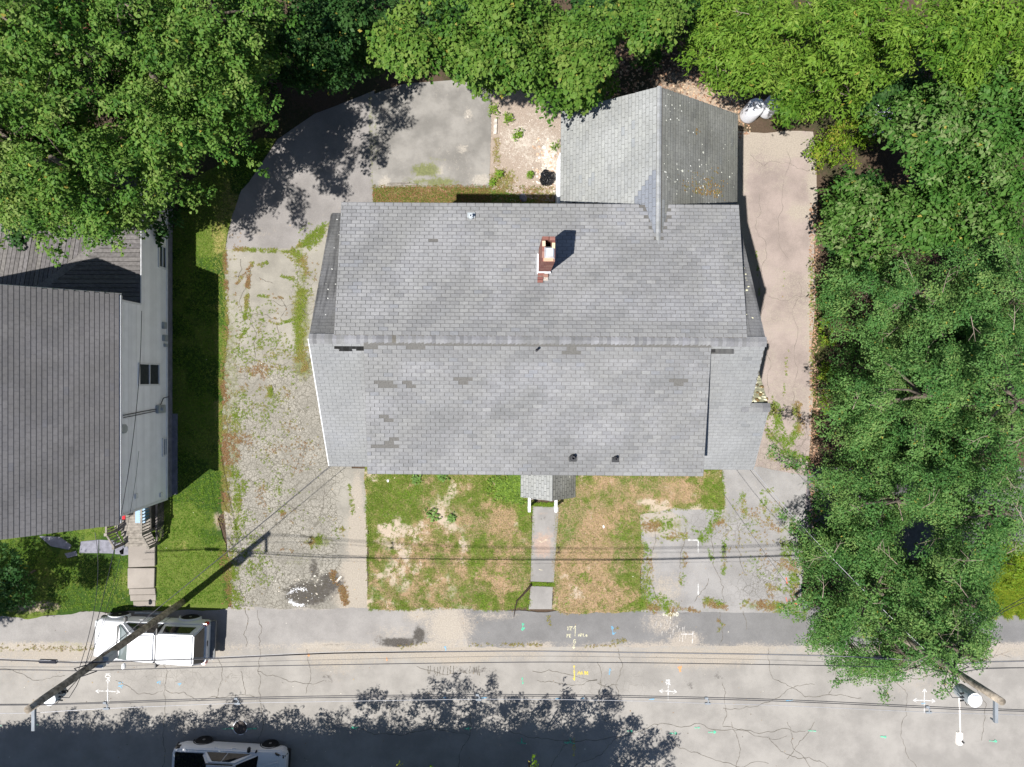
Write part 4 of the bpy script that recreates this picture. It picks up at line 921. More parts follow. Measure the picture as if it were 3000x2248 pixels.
# ridge caps, one by one
def cap_run(p0, d, n_, e, w, dz, mat, dark=(), lo=.68):
    side = Vector((-d.y,d.x,0))
    for i in range(n_):
        b = MB(); k = rk.uniform(lo,1.08); b.tint = (.62,.58,.5) if i in dark else (k,k,k*rk.uniform(1,1.05)); a = p0+d*(e*i); c = p0+d*(e*(i+1)+.02); h = rk.uniform(.012,.018)
        b.add([a+side*w+Vector((0,0,-dz+h)), a+Vector((0,0,h+.012)), a-side*w+Vector((0,0,-dz+h)), c+side*w+Vector((0,0,-dz+h*.4)), c+Vector((0,0,h*.4+.012)), c-side*w+Vector((0,0,-dz+h*.4)),
               a+side*w+Vector((0,0,-dz-.02)), a-side*w+Vector((0,0,-dz-.02))], [(0,1,4,3),(1,2,5,4),(0,6,7,2),(0,2,1)])
        b.build('ridge_cap', mat, roof, fix=False)
cap_run(L(XL,YR,ZR+.0), X_, 115, (XR-XL)/115, .165, .045, M['sh_front'], (21,))
cap_run(L(GXR,4.5,GZR), Y_, 41, (GY1-4.5)/41, .075, .035, M['sh_ell'], (), .88)
cap_run(L(XR-.3,EY,EZ-.0), X_, 4, .24, .15, .05, M['sh_front'])
# strips where the old roof shows beside the dormers
b = MB(); b.tint = (.09,.09,.09); b.box(-5.45-PV.x,-4.5-PV.x,.93-PV.y,1.02-PV.y,9.32,9.38); b.box(-5.3-PV.x,-4.9-PV.x,.86-PV.y,.93-PV.y,9.29,9.34); b.box(-4.75-PV.x,-4.5-PV.x,.88-PV.y,.93-PV.y,9.29,9.34); b.tint = (.6,.6,.58); b.box(6.78-PV.x,7.5-PV.x,.86-PV.y,1.02-PV.y,9.29,9.37); b.tint=(.2,.2,.2); b.box(6.76-PV.x,6.9-PV.x,.9-PV.y,1.0-PV.y,9.3,9.385)
b.build('flashing_strip', M['sh_rear'], house)
# windows and front door of the grey house
def hwin(x, y, z, w, h, ax):
    f = MB(); s_ = .05
    def bx(u0,u1,z0,z1,o0,o1):
        if ax == 'y': f_.box(x+u0-PV.x,x+u1-PV.x,y-max(o0,o1)-PV.y,y-min(o0,o1)-PV.y,z0,z1)
        else: f_.box(x+min(o0*ax,o1*ax)-PV.x,x+max(o0*ax,o1*ax)-PV.x,y+u0-PV.y,y+u1-PV.y,z0,z1)
    f_ = f
    for a,c,d,e in ((-w/2-.07,w/2+.07,z+h,z+h+.08),(-w/2-.07,w/2+.07,z-.08,z),(-w/2-.07,-w/2,z,z+h),(w/2,w/2+.07,z,z+h),(-w/2,w/2,z+h/2-.025,z+h/2+.025)): bx(a,c,d,e,-.01,.05)
    o = f.build('window', M['white'], house)
    for k in range(2):
        f_ = MB(); bx(-w/2+.004,w/2-.004,z+k*h/2+.028,z+(k+1)*h/2-.028,-.01,.012); f_.build('pane', M['pane'], o)
for x in (-4.6,-1.6,4.6,7.0):
    for z in (1.3,4.2): hwin(x, YF+.3, z, .9, 1.5, 'y')
for x in (-2.6,1.1,4.8): hwin(x, YF+.05, 7.0, .8, 1.1, 'y')
for y in (-1.2,3.2):
    for z in (1.3,4.2): hwin(XL+.25, y, z, .9, 1.5, -1); hwin(XR-.25, y, z, .9, 1.5, 1)
b = MB(); b.box(1.45-PV.x,2.4-PV.x,YF+.24-PV.y,YF+.31-PV.y,.5,2.6); dr_ = b.build('door', M['white'], house, bevel=.01)
b = MB(); b.lathe([(.03,0),(.035,.03),(.02,.05)], (2.3-PV.x,YF+.22-PV.y,1.5), 10, 'y'); b.build('handle', M['steel'], dr_)
# white rake boards and gutters
b = MB()
for (y0,z0) in ((YF,ZE),(YB,ZE)):
    a,c = L(XL-.03,y0,z0), L(XL-.03,YR,ZR)
    if y0 == YF: b.hexa([a+Vector((0,0,-.1)),a+Vector((.03,0,-.1)),c+Vector((.03,0,-.1)),c+Vector((0,0,-.1)),a,a+Vector((.03,0,0)),c+Vector((.03,0,0)),c])
b.build('rake_board', M['white'], house)
b = MB(); b.tube([L(GX0-.06,5.95,.15),L(GX0-.06,5.95,5.2),L(GX0+.05,5.95,6.5)],.05,8); b.build('downpipe', M['white'], house)
b = MB()
pp = [L(2.29,7.0,2.3),L(2.25,8.4,2.3),L(2.27,9.3,2.3),L(2.39,9.66,2.3)]
b.add(pp+[L(2.42,9.66,2.3),L(2.42,7.0,2.3)]+[p+Vector((0,0,.14)) for p in pp]+[L(2.42,9.66,2.44),L(2.42,7.0,2.44)],[(5,4,3,2,1,0),(6,7,8,9,10,11)]+[(i,(i+1)%6,6+(i+1)%6,6+i) for i in range(6)]); b.build('entry_hood', M['white'], house, bevel=.02)
b = MB(); b.box(-.4-PV.x,.9-PV.x,5.85-PV.y,6.02-PV.y,3.0,3.05); b.box(.95-PV.x,1.9-PV.x,5.9-PV.y,6.03-PV.y,3.0,3.05); b.build('window_hood', M['tank'], house)

# chimney, brick by brick
cx0,cx1,cy0,cy1,cz0,cz1 = 1.17,1.56,3.53,4.28,8.75,10.98
chm = MB()
hx0,hx1,hy0,hy1 = 1.26,1.47,3.98,4.2
for (a,c,d,e) in ((cx0+.01,hx0,cy0+.01,cy1-.01),(hx1,cx1-.01,cy0+.01,cy1-.01),(hx0,hx1,cy0+.01,hy0),(hx0,hx1,hy1,cy1-.01)): chm.box(a-PV.x,c-PV.x,d-PV.y,e-PV.y,cz0,cz1-.02)
chim = chm.build('chimney', M['mortar'], house)
_bm = {}
def brick(ctr, size, tint, par):
    key = tint
    if key not in _bm:
        b = MB(); b.tint = tint; b.box(-.5,.5,-.5,.5,-.5,.5)
        me = bpy.data.meshes.new('brick'); me.from_pydata(b.v,[],b.f); me.materials.append(M['brick'])
        ca = me.color_attributes.new('tint','FLOAT_COLOR','POINT'); ca.data.foreach_set('color',[x for c in b.c for x in (*c,1)]); _bm[key] = me
    o = bpy.data.objects.new('brick', _bm[key]); COL.objects.link(o); o.parent = par
    o.location = ctr; o.scale = size; o.rotation_euler = (0,0,rk.uniform(-.02,.02))
BT = [(.19,.085,.068),(.22,.105,.085),(.165,.07,.06),(.25,.14,.11),(.2,.095,.08)]
zc = cz0+.26; row = 0
while zc < cz1+.01:
    off = (row % 2)*.105
    for y in (cy0, cy1):                                   # short faces: two bricks
        for (a,c) in (((cx0,cx0+.19),(cx0+.2,cx1)) if row % 2 else ((cx0,cx0+.1),(cx0+.11,cx1))):
            brick(L((a+c)/2, y+(.045 if y == cy0 else -.045), zc), (c-a-.006,.096,.066), rk.choice(BT), chim)
    for x in (cx0, cx1):
        ys = cy0+.1+ (.0 if row % 2 else 0); 
        edges = [cy0+.1, cy0+.1+.21-off*.9, cy0+.1+.42-off*.9, cy1-.1]
        for a,c in zip(edges[:-1], edges[1:]):
            if c-a > .05: brick(L(x+(.045 if x == cx0 else -.045), (a+c)/2, zc), (.096,c-a-.008,.066), rk.choice(BT), chim)
    zc += .0755; row += 1
for (x,y,z,sx,sy,sz,t) in ((1.27,4.22,11.03,.19,.1,.07,BT[0]),(1.47,4.2,11.03,.17,.1,.07,BT[1]),(1.22,4.06,11.02,.095,.16,.07,(.55,.42,.3)),(1.51,4.0,11.02,.09,.17,.07,(.62,.5,.3)),(1.36,3.58,11.02,.3,.1,.06,(.5,.3,.2))):
    brick(L(x,y,z),(sx,sy,sz),t,chim)
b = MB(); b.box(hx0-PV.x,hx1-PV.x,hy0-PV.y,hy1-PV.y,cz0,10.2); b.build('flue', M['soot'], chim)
b = MB(); a,c,d,e = 1.235-PV.x,1.555-PV.x,3.6-PV.y,3.965-PV.y
b.hexa([(a,d,11.0),(c,d,11.0),(c,e,11.0),(a,e,11.0),(a+.06,d+.06,11.13),(c-.055,d+.06,11.13),(c-.055,e-.05,11.13),(a+.06,e-.05,11.13)]); b.build('flue_cap', M['steel'], chim)
st_ = MB(); st_.box(1.15-PV.x,1.48-PV.x,3.22-PV.y,3.5-PV.y,9.0,9.14); stub = st_.build('chimney_foot', M['mortar'], house)
for (x,y,z,sx,sy) in ((1.22,3.3,9.17,.18,.09),(1.22,3.2,9.15,.18,.09),(1.4,3.38,9.17,.16,.09),(1.24,3.42,9.17,.2,.09)): brick(L(x,y,z),(sx,sy,.066),rk.choice(BT),stub)
b = MB(); b.box(cx0-.055-PV.x,cx0-.01-PV.x,3.45-PV.y,4.1-PV.y,9.0,9.16); b.box(cx0-.02-PV.x,cx1-PV.x,3.46-PV.y,3.51-PV.y,9.1,9.2); b.build('lead_flashing', M['white_and_glint'], house)
# vent pipes
def vent(u, v, z, r, h, boot, white=False):
    p = W(u,v,z); q = Vector((p.x-PV.x, p.y-PV.y, z))
    b = MB(); b.lathe([(r,-.1),(r,h),(r*.68,h),(r*.66,h-.18)], q, 14); o = b.build('vent_pipe', M['cable'] if not white else M['steel'], house, smooth=False)
    b = MB(); sgn = -1 if p.y < YR else 1
    b.hexa([q+Vector((x*boot,y*boot*sgn,-y*.18*boot-.005+zz)) for zz in (0,.022) for x,y in ((-1,-.2),(1,-.2),(1,1.15),(-1,1.15))]); b.lathe([(r*1.7,0),(r*1.35,.1)], q, 14)
    b.build('vent_boot', M['tank'] if white else M['trim'], o)
    if r: pass
vent(1239,988,8.84,.065,.22,.125); vent(1331,989,8.84,.045,.2,.12); vent(1159,757,9.36,.04,.36,.10); vent(1016,470,8.74,.055,.22,.13,True)
# front porch: gabled hood, stair rails, step
pr = MB(); PX0,PX1,PXR,PY0,PY1,PZE,PZR = .83,3.1,2.02,-2.95,-4.96,2.75,3.6
deck(pr, [L(PX0,PY0,PZE),L(PX0,PY1,PZE),L(PXR,PY1,PZR),L(PXR,PY0,PZR)],.08); deck(pr, [L(PX1,PY0,PZE),L(PX1,PY1,PZE),L(PXR,PY1,PZR),L(PXR,PY0,PZR)],.08)
proof = pr.build('porch_roof', M['underlay'], house)
TP = Tabs(); vp = Vector((PXR-PX0,0,PZR-PZE)).normalized(); sp_ = math.hypot(PXR-PX0,PZR-PZE)
TP.slope(L(PX0-.02,PY0,PZE), -Y_, vp, sp_, lambda v: (0,PY0-PY1+.02), 'sh_ell', spread=.8, seed=21)
vq = Vector((PXR-PX1,0,PZR-PZE)).normalized(); TP.slope(L(PX1+.02,PY1-.02,PZE), Y_, vq, math.hypot(PXR-PX1,PZR-PZE), lambda v: (0,PY0-PY1+.02), 'sh_ell2', spread=.8, seed=22)
TP.finish(proof, 0)
b = MB(); b.box(PXR-.06-PV.x,PXR+.06-PV.x,PY1-.02-PV.y,PY0-PV.y,PZR-.02,PZR+.03); b.build('porch_ridge', M['sh_ell'], house)
for x in (1.25,2.44):
    b = MB(); b.box(x-.06-PV.x,x+.06-PV.x,-5.95-PV.y,-4.4-PV.y,.92,1.0); b.box(x-.05-PV.x,x+.05-PV.x,-5.93-PV.y,-5.83-PV.y,0,.92); b.box(x-.05-PV.x,x+.05-PV.x,-4.85-PV.y,-4.75-PV.y,0,2.8)
    rl = b.build('stair_rail', M['white'], house, bevel=.008)
    b = MB()
    for i in range(6): b.box(x-.02-PV.x,x+.02-PV.x,-5.75+i*.15-PV.y,-5.71+i*.15-PV.y,.1,.92)
    b.build('baluster', M['white'], rl)
for i,(y0,y1,z) in enumerate(((-4.9,-3.0,.5),(-5.25,-4.9,.34),(-5.55,-5.25,.17))):
    b = MB(); b.box(1.32-PV.x,2.38-PV.x,y0-PV.y,y1-.004-PV.y,-.02,z); b.build('step', M['conc'], house, bevel=.01)

# ================================================================== NEIGHBOUR'S WHITE HOUSE
nb = empty('neighbour_house', (-15.2,-1.1,0)); tag(nb, 'white sided house with a steep brownish grey shingle roof at the left edge', 'house')
NV = Vector((-15.2,-1.1,0))
def N(x,y,z=0): return Vector((x,y,z))-NV
WX,WY0,WY1 = -15.2,-5.42,3.15
EVX,EVZ,RGX,RGZ = -14.98,4.85,-19.3,8.6; RY0,RY1 = -5.69,3.34
b = MB()
def wbox(mb,x0,x1,y0,y1,z0,z1): mb.box(x0-NV.x,x1-NV.x,y0-NV.y,y1-NV.y,z0,z1)
wbox(b,-24,WX-.03,WY0,WY1,.6,4.7)
gy = [( -24+.0,4.7),(WX-.03,4.7),(RGX,8.35)]
for y0,y1 in ((WY0,WY0+.2),(WY1-.2,WY1)):
    b.add([N(-23.4,y0,4.69),N(WX-.03,y0,4.69),N(RGX,y0,8.4),N(-23.4,y1,4.69),N(WX-.03,y1,4.69),N(RGX,y1,8.4)],[(0,1,2),(5,4,3),(0,3,4,1),(1,4,5,2),(2,5,3,0)])
wall = b.build('wall', M['siding'], nb)
b = MB(); rr_ = random.Random(4); e = .1; z = .6
while z < 4.72:
    zt = min(z+e, 4.74); k_ = rr_.uniform(.82,.93); b.tint = (k_,k_*1.005,k_*1.015); y1 = WY1 if z > 2.8 else 8.6
    for (a,c) in ((WY0-.01,y1),):
        b.add([N(WX-.03,a,z),N(WX-.03,c,z),N(WX,c,z),N(WX,a,z),N(WX-.03,a,zt),N(WX-.03,c,zt),N(WX-.018,c,zt),N(WX-.018,a,zt)],[(3,2,6,7),(0,1,2,3),(0,3,7,4),(1,5,6,2)])
    z += e
b.build('siding_boards', M['vinyl'], wall, fix=False, kind='stuff')
b = MB(); wbox(b,-24,WX-.02,WY0+.02,8.5,-.1,.6); wbox(b,WX-.02,WX+.22,WY0+.1,-1.6,-.1,.05); b.build('foundation', M['slate'], nb)
b = MB(); wbox(b,-22.5,WX-.03,WY1,8.6,.6,2.76); b.build('rear_wing', M['siding'], nb)
b = MB(); wbox(b,WX-.06,WX+.03,WY0-.06,WY0+.03,.55,4.7); wbox(b,WX-.05,WX+.03,WY1-.06,WY1+.02,2.82,4.7); wbox(b,WX-.02,WX+.04,WY0,8.6,.56,.62); b.build('corner_board', M['white'], nb)
# roof
b = MB(); deck(b,[N(EVX,RY0,EVZ),N(EVX,RY1,EVZ),N(RGX,RY1,RGZ),N(RGX,RY0,RGZ)],.14); deck(b,[N(2*RGX-EVX,RY0,EVZ),N(2*RGX-EVX,RY1,EVZ),N(RGX,RY1,RGZ),N(RGX,RY0,RGZ)],.14)
nroof = b.build('roof', M['underlay'], nb)
TN = Tabs(); vn = Vector((RGX-EVX,0,RGZ-EVZ)).normalized(); sn = math.hypot(RGX-EVX,RGZ-EVZ)
TN.slope(N(EVX+.02,RY0-.01,EVZ), Y_, vn, sn, lambda v: (0,RY1-RY0+.02), 'sh_nb', w=.30, e=.168, th=.013, slot=.006, single=True, spread=.55, seed=31)
TN.finish(nroof, 298)
b = MB(); wbox(b,EVX-.1,EVX+.05,RY0+.05,RY1-.05,EVZ-.16,EVZ-.03); b.build('gutter', M['white'], nb, bevel=.01)
b = MB(); b.hexa([N(EVX,RY1-.02,EVZ-.2),N(EVX,RY1+.04,EVZ-.2),N(RGX,RY1+.04,RGZ-.2),N(RGX,RY1-.02,RGZ-.2),N(EVX,RY1-.02,EVZ-.06),N(EVX,RY1+.012,EVZ-.06),N(RGX,RY1+.012,RGZ-.06),N(RGX,RY1-.02,RGZ-.06)]); b.build('rake_board', M['white'], nb)
# roof deck of planks over the rear wing, mitred on a diagonal board
def clip(poly, a, b_):   # keep the left side of the line a->b
    out = []; d = (b_[0]-a[0], b_[1]-a[1])
    for i,p in enumerate(poly):
        q = poly[(i+1)%len(poly)]; sp = d[0]*(p[1]-a[1])-d[1]*(p[0]-a[0]); sq = d[0]*(q[1]-a[1])-d[1]*(q[0]-a[0])
        if sp >= 0: out.append(p)
        if (sp >= 0) != (sq >= 0):
            t = sp/(sp-sq); out.append((p[0]+t*(q[0]-p[0]), p[1]+t*(q[1]-p[1])))
    return out
ZK = 2.78; A_,B_ = (-19.9,3.5),(-14.9,7.2)
dk = MB(); wbox(dk,-22.4,WX-.04,WY1+.02,8.55,2.7,ZK-.02); deck_o = dk.build('deck', M['soot'], nb)
pw = .185; y = 3.1
def plank(poly):
    if len(poly) < 3: return
    b = MB(); k = rk.uniform(.8,1.15); b.tint = (.13*k,.122*k,.118*k*rk.uniform(.97,1.05)); h = rk.uniform(.0,.012)
    b.prism([(p[0]-NV.x,p[1]-NV.y) for p in poly], ZK-.015, ZK+.022+h); b.build('plank', M['plank'], deck_o)
dl = math.hypot(B_[0]-A_[0],B_[1]-A_[1]); nx_,ny_ = -(B_[1]-A_[1])/dl*.16, (B_[0]-A_[0])/dl*.16
while y < 8.5:
    plank(clip([(-20.2,y),(WX-.02,y),(WX-.02,y+pw-.018),(-20.2,y+pw-.018)], (B_[0]-nx_,B_[1]-ny_), (A_[0]-nx_,A_[1]-ny_))); y += pw
for i in range(46):
    x = -23.2+i*pw; sl2 = .17
    p_ = clip([(x,3.15),(x+pw-.02,3.15),(x+pw-.02+sl2*5.4,8.5),(x+sl2*5.4,8.5)], (A_[0]+nx_,A_[1]+ny_), (B_[0]+nx_,B_[1]+ny_))
    plank(clip(p_, (WX-.02,0),(WX-.02,9)) )
plank([(A_[0]-nx_,A_[1]-ny_),(B_[0]-nx_,B_[1]-ny_),(B_[0]+nx_*.95,B_[1]+ny_*.95),(A_[0]+nx_*.95,A_[1]+ny_*.95)])
b = MB(); wbox(b,WX-.03,WX+.006,WY1,8.6,2.74,2.79); b.build('deck_edge', M['white'], nb)
# windows, meter, vent, wiring on the wall facing right
def win(y0,y1,z0,z1):
    f = MB()
    for (a,c,d,e2) in ((y0-.07,y1+.07,z1,z1+.08),(y0-.07,y1+.07,z0-.08,z0),(y0-.07,y0,z0,z1),(y1,y1+.07,z0,z1),(y0,y1,(z0+z1)/2-.025,(z0+z1)/2+.025)):
        wbox(f,WX-.02,WX+.05,a,c,d,e2)
    o = f.build('window', M['white'], nb)
    for k in range(2):
        g = MB(); zz0 = z0+k*(z1-z0)/2+.02; wbox(g,WX-.015,WX+.012,y0,y1,zz0,zz0+(z1-z0)/2-.045); g.build('pane', M['pane'], o)
win(-.22,.62,1.35,2.95); win(5.0,5.9,.75,1.3) ; win(-3.4,-2.7,.68,.95)
b = MB(); b.extx([( -2.0+.19*math.cos(a)-NV.y, 4.1+.22*math.sin(a)) for a in np.linspace(.39,6.67,9)[:-1]], WX-NV.x, WX+.05-NV.x); b.build('wall_vent', M['tank'], nb)
b = MB(); wbox(b,WX+.0,WX+.14,-1.5,-1.15,.95,1.6); b.lathe([(.09,0),(.09,.12)], N(WX+.14,-1.32,1.35), 12, 'x'); b.build('electric_meter', M['tank'], nb, bevel=.01)
b = MB(); b.tube([N(WX+.03,-1.32,1.6),N(WX+.04,-1.36,2.6),N(WX+.04,-1.45,4.2)],.02,6); b.tube([N(WX+.03,-1.4,1.6),N(WX+.04,-1.46,2.6),N(WX+.04,-1.55,4.2)],.016,6); b.tube([N(WX+.05,-1.2,1.3),N(WX+.1,-.85,1.1),N(WX+.06,-.8,.5)],.018,6); b.build('conduit', M['cable'], nb)
for (y0,z0,w_,h_) in ((2.25,.8,.3,.25),(1.7,.72,.28,.3),(1.45,.7,.14,.2)):
    b = MB(); wbox(b,WX,WX+.12,y0,y0+w_,z0,z0+h_); b.build('utility_box', M['tank'], nb, bevel=.01)
for (y0,z0) in ((-4.85,3.2),(-5.15,1.15)):
    b = MB(); wbox(b,WX,WX+.06,y0-.1,y0+.1,z0-.1,z0+.1); b.build('wall_light', M['white'], nb, bevel=.01)
# timber porch with stairs, rails and lattice
po = empty('neighbour_porch', (-16.6,-6.5,0)); tag(po, 'grey timber porch stairs with railings and lattice at the white house', 'porch')
def P_(mb,x0,x1,y0,y1,z0,z1): mb.box(x0+16.6,x1+16.6,y0+6.5,y1+6.5,z0,z1)
for i in range(10):
    b = MB(); y0 = -5.5-(i+1)*.135; P_(b,-17.4,-15.86,y0,y0+.125,.66,.7); b.build('floor_board', M['wood'], po)
for i in range(3):
    for j in range(2):
        b = MB(); y0 = -6.99-i*.28-j*.13; P_(b,-17.3,-15.95,y0,y0+.12,.5-i*.17,.535-i*.17); b.build('tread', M['wood'], po)
b = MB(); P_(b,-17.4,-15.9,-6.8,-5.5,.1,.64); b.build('porch_base', M['wood_dk'], po)
def rail(x, pts):
    for (y,z0,z1) in pts:
        b = MB(); P_(b,x-.05,x+.05,y-.05,y+.05,z0,z1); P_(b,x-.065,x+.065,y-.065,y+.065,z1,z1+.03); b.build('post', M['wood'], po)
    for (ya,za0,za),(yb,zb0,zb) in zip(pts[:-1], pts[1:]):
        b = MB(); d = [(-.04,ya,za-.06),(.04,ya,za-.06),(.04,yb,zb-.06),(-.04,yb,zb-.06)]
        b.hexa([(x+dx+16.6,y+6.5,z) for dx,y,z in d]+[(x+dx+16.6,y+6.5,z+.04) for dx,y,z in d])
        b.hexa([(x+dx*.7+16.6,y+6.5,z-.72) for dx,y,z in d]+[(x+dx*.7+16.6,y+6.5,z-.68) for dx,y,z in d]); r_ = b.build('handrail', M['wood'], po)
        n_ = max(3,int(abs(yb-ya)/.13))
        for i in range(1,n_):
            t = i/n_; y = ya+(yb-ya)*t; z = za+(zb-za)*t; b = MB(); P_(b,x-.018,x+.018,y-.02,y+.02,z-.74,z-.05); b.build('baluster', M['wood'], r_)
rail(-15.84, [(-5.55,.1,1.6),(-6.82,.1,1.6),(-7.56,0,.98)]); rail(-17.38, [(-5.6,.1,1.6),(-6.82,.1,1.6),(-7.56,0,.98)])
b = MB()
for i in range(16):
    for s_ in (1,-1):
        y0 = -7.3+i*.12; a = Vector((-15.62,y0,.02)); c = a+Vector((0,s_*.62,.62))
        ya,yb = max(-7.3,min(-5.45,a.y)),max(-7.3,min(-5.45,c.y))
        if abs(yb-ya) < .1: continue
        za = .02+abs(ya-a.y); zb = .02+abs(yb-a.y); x = -15.62+.006*s_
        b.tube([(x+16.6,ya+6.5,za),(x+16.6,yb+6.5,zb)],.014,4)
P_(b,-15.66,-15.58,-7.32,-5.43,.64,.69); b.build('lattice', M['wood_dk'], po, fix=False)
t = empty('recycling_bin', (-16.03,-6.05,.7)); tag(t, 'blue plastic recycling bin standing on the timber porch', 'bin')
b = MB(); b.hexa([(-.16,-.24,0),(.16,-.24,0),(.16,.24,0),(-.16,.24,0),(-.2,-.3,.55),(.2,-.3,.55),(.2,.3,.55),(-.2,.3,.55)]); b.build('body', M['blue'], t, bevel=.02)
b = MB(); b.box(-.22,.22,-.32,.32,.55,.6); 
for i in range(3): b.box(-.05,.05,-.2+i*.17,-.1+i*.17,.6,.615)
b.build('lid', M['blue'], t, bevel=.015)
t = empty('folding_chair', (-17.05,-6.0,.7)); tag(t, 'red fabric chair in the shade of the timber porch', 'chair')
MB().box(-.25,.25,-.25,.2,.36,.41).build('seat', M['redcloth'], t, bevel=.01); b = MB(); b.hexa([(-.25,.2,.4),(.25,.2,.4),(.25,.24,.4),(-.25,.24,.4),(-.25,.3,.85),(.25,.3,.85),(.25,.34,.85),(-.25,.34,.85)]); b.build('backrest', M['redcloth'], t)
for x in (-.22,.22):
    for y in (-.22,.2): MB().tube([(x,y,0),(x,y*.9,.38)],.013,6).build('leg', M['trim'], t)
# ================================================================== TREES
SPEC = {  # leaf length, width, leaves per clump, palette, up bias, droop
 'oak':    (.125,.08,215,[(.050,.130,.020),(.085,.180,.028),(.132,.222,.042),(.19,.26,.068)],.65,.25),
 'maple':  (.135,.105,200,[(.050,.128,.016),(.085,.170,.024),(.122,.205,.034),(.165,.23,.048)],.75,.2),
 'ash':    (.17,.06,165,[(.06,.14,.014),(.105,.20,.022),(.145,.245,.03),(.20,.285,.048)],.55,.35),
 'cherry': (.16,.09,120,[(.045,.125,.02),(.065,.155,.026),(.095,.185,.038),(.19,.25,.10)],.6,.3),
 'locust': (.09,.042,380,[(.048,.135,.032),(.080,.182,.044),(.124,.232,.064),(.18,.27,.078)],.62,.2),
 'shrub':  (.11,.05,150,[(.09,.17,.012),(.12,.21,.015),(.16,.25,.02),(.25,.24,.04)],.5,.25),
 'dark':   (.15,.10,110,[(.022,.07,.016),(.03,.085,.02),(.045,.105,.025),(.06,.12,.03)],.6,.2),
}
def leaf_cloud(C, Rr, spec, rng, flat=.7):
    l0,w0,nper,pal,upb,droop = SPEC[spec]
    npr = np.maximum(12, (nper*(Rr/.6)**2).astype(int)); idx = np.repeat(np.arange(len(C)), npr); n = len(idx)
    d = rng.normal(0,1,(n,3)); d /= np.linalg.norm(d,axis=1,keepdims=True)
    d[:,2] = np.where(rng.random(n) < .8, np.abs(d[:,2]), d[:,2])
    rr = (Rr[idx]*(.35+.65*rng.random(n)**.6))[:,None]
    # star shaped tufts: boughs push out along a few directions of their own
    ph = rng.uniform(0,2*np.pi,len(C))[idx]; an = np.arctan2(d[:,1],d[:,0]); lob = 1+.28*np.cos(5*an+ph)+.18*np.cos(3*an-ph)
    p = C[idx] + d*rr*np.column_stack([lob,lob,np.full(n,flat)])
    nr = d*.55 + np.array([0,0,upb]) + rng.normal(0,.38,(n,3)); nr /= np.linalg.norm(nr,axis=1,keepdims=True)
    t = d*np.array([1,1,.2]) + rng.normal(0,.55,(n,3)); t -= nr*(t*nr).sum(1,keepdims=True); t /= np.linalg.norm(t,axis=1,keepdims=True)+1e-9
    b = np.cross(nr,t); ks = rng.uniform(.5,1.4,(n,1))*rng.uniform(.85,1.15,(len(C),1))[idx]; L = l0*ks; Wd = w0*ks*rng.uniform(.75,1.2,(n,1))
    V = np.empty((n,4,3), np.float32)
    V[:,0] = p-t*L*.5; V[:,1] = p+b*Wd*.5+t*L*.06+nr*Wd*.12; V[:,2] = p+t*L*.5-nr*L*droop; V[:,3] = p-b*Wd*.5+t*L*.06+nr*Wd*.12
    pal = np.array(pal); x = np.clip(rng.normal(.46,.17,n)+rng.normal(0,.22,len(C))[idx],0,.999)*(len(pal)-1); i = x.astype(int); f = (x-i)[:,None]
    c = pal[i]*(1-f)+pal[np.minimum(i+1,len(pal)-1)]*f
    yel = rng.random(n) < .006; c[yel] = (.3,.26,.05)
    return V.reshape(-1,3), np.repeat(c,4,0)
LEAFCOUNT = [0]
def limbs(mb, base, top, ends, r0, rng, k=10):
    base = Vector(base); top = Vector(top); mid = base.lerp(top,.5)+Vector((rng.uniform(-.2,.2),rng.uniform(-.2,.2),0))
    mb.tube([base, base+Vector((0,0,.25)), mid, top], [r0*1.25,r0,r0*.8,r0*.45], 8)
    ed = np.asarray(ends); dd = np.hypot(ed[:,0]-top.x, ed[:,1]-top.y); ok = np.where(dd < .62*dd.max()+1e-6)[0]; idx = rng.permutation(ok)[:k]
    for i in idx:
        e = Vector(ends[i]); s = base.lerp(top, rng.uniform(.45,.95)); m = s.lerp(e,.5)+Vector((rng.uniform(-.3,.3),rng.uniform(-.3,.3),.25))
        mb.tube([s,m,e],[r0*.38,r0*.22,r0*.07],6)
def make_tree(name, label, spec, C, Rr, base, seed, cat='tree', group=None, r0=.18, bark='bark', twigs=0, k=10):
    rng = np.random.default_rng(seed); C = np.asarray(C,float); Rr = np.asarray(Rr,float)
    b0 = Vector(base); t = empty(name, b0); tag(t, label, cat, group)
    o = np.array(b0)
    V,c = leaf_cloud(C-o, Rr, spec, rng); LEAFCOUNT[0] += len(V)//4
    np_mesh('crown', V, np.arange(len(V)).reshape(-1,4), M['leaf'], c, t)
    mb = MB(); cm = C.mean(0)-o; topz = C[:,2].max()-o[2]
    limbs(mb, (0,0,-.1), (cm[0]*.8,cm[1]*.8,topz*.8), (C-o)[:, :]-np.array([0,0,.15]), r0, rng, k)
    mb.build('trunk', M[bark], t, smooth=True, fix=False)
    if twigs:
        tb = MB()
        for i in rng.permutation(len(C))[:twigs]:
            p = Vector(C[i]-o)+Vector((0,0,Rr[i]*.72)); a = rng.uniform(0,6.28); d = Vector((math.cos(a),math.sin(a),rng.uniform(-.05,.12))); Ln = rng.uniform(.5,1.3)
            q = p+d*Ln; m = p.lerp(q,.5)+Vector((rng.uniform(-.1,.1),rng.uniform(-.1,.1),.05)); tb.tube([p,m,q],[.014,.009,.004],4)
            for s in (.4,.65):
                a2 = a+rng.choice([-.7,.7]); u = p.lerp(q,s); tb.tube([u,u+Vector((math.cos(a2),math.sin(a2),.05))*Ln*.4],[.009,.003],4)
        tb.build('bare_twigs', M['bark_twig'], t, fix=False, kind='stuff')
    return t
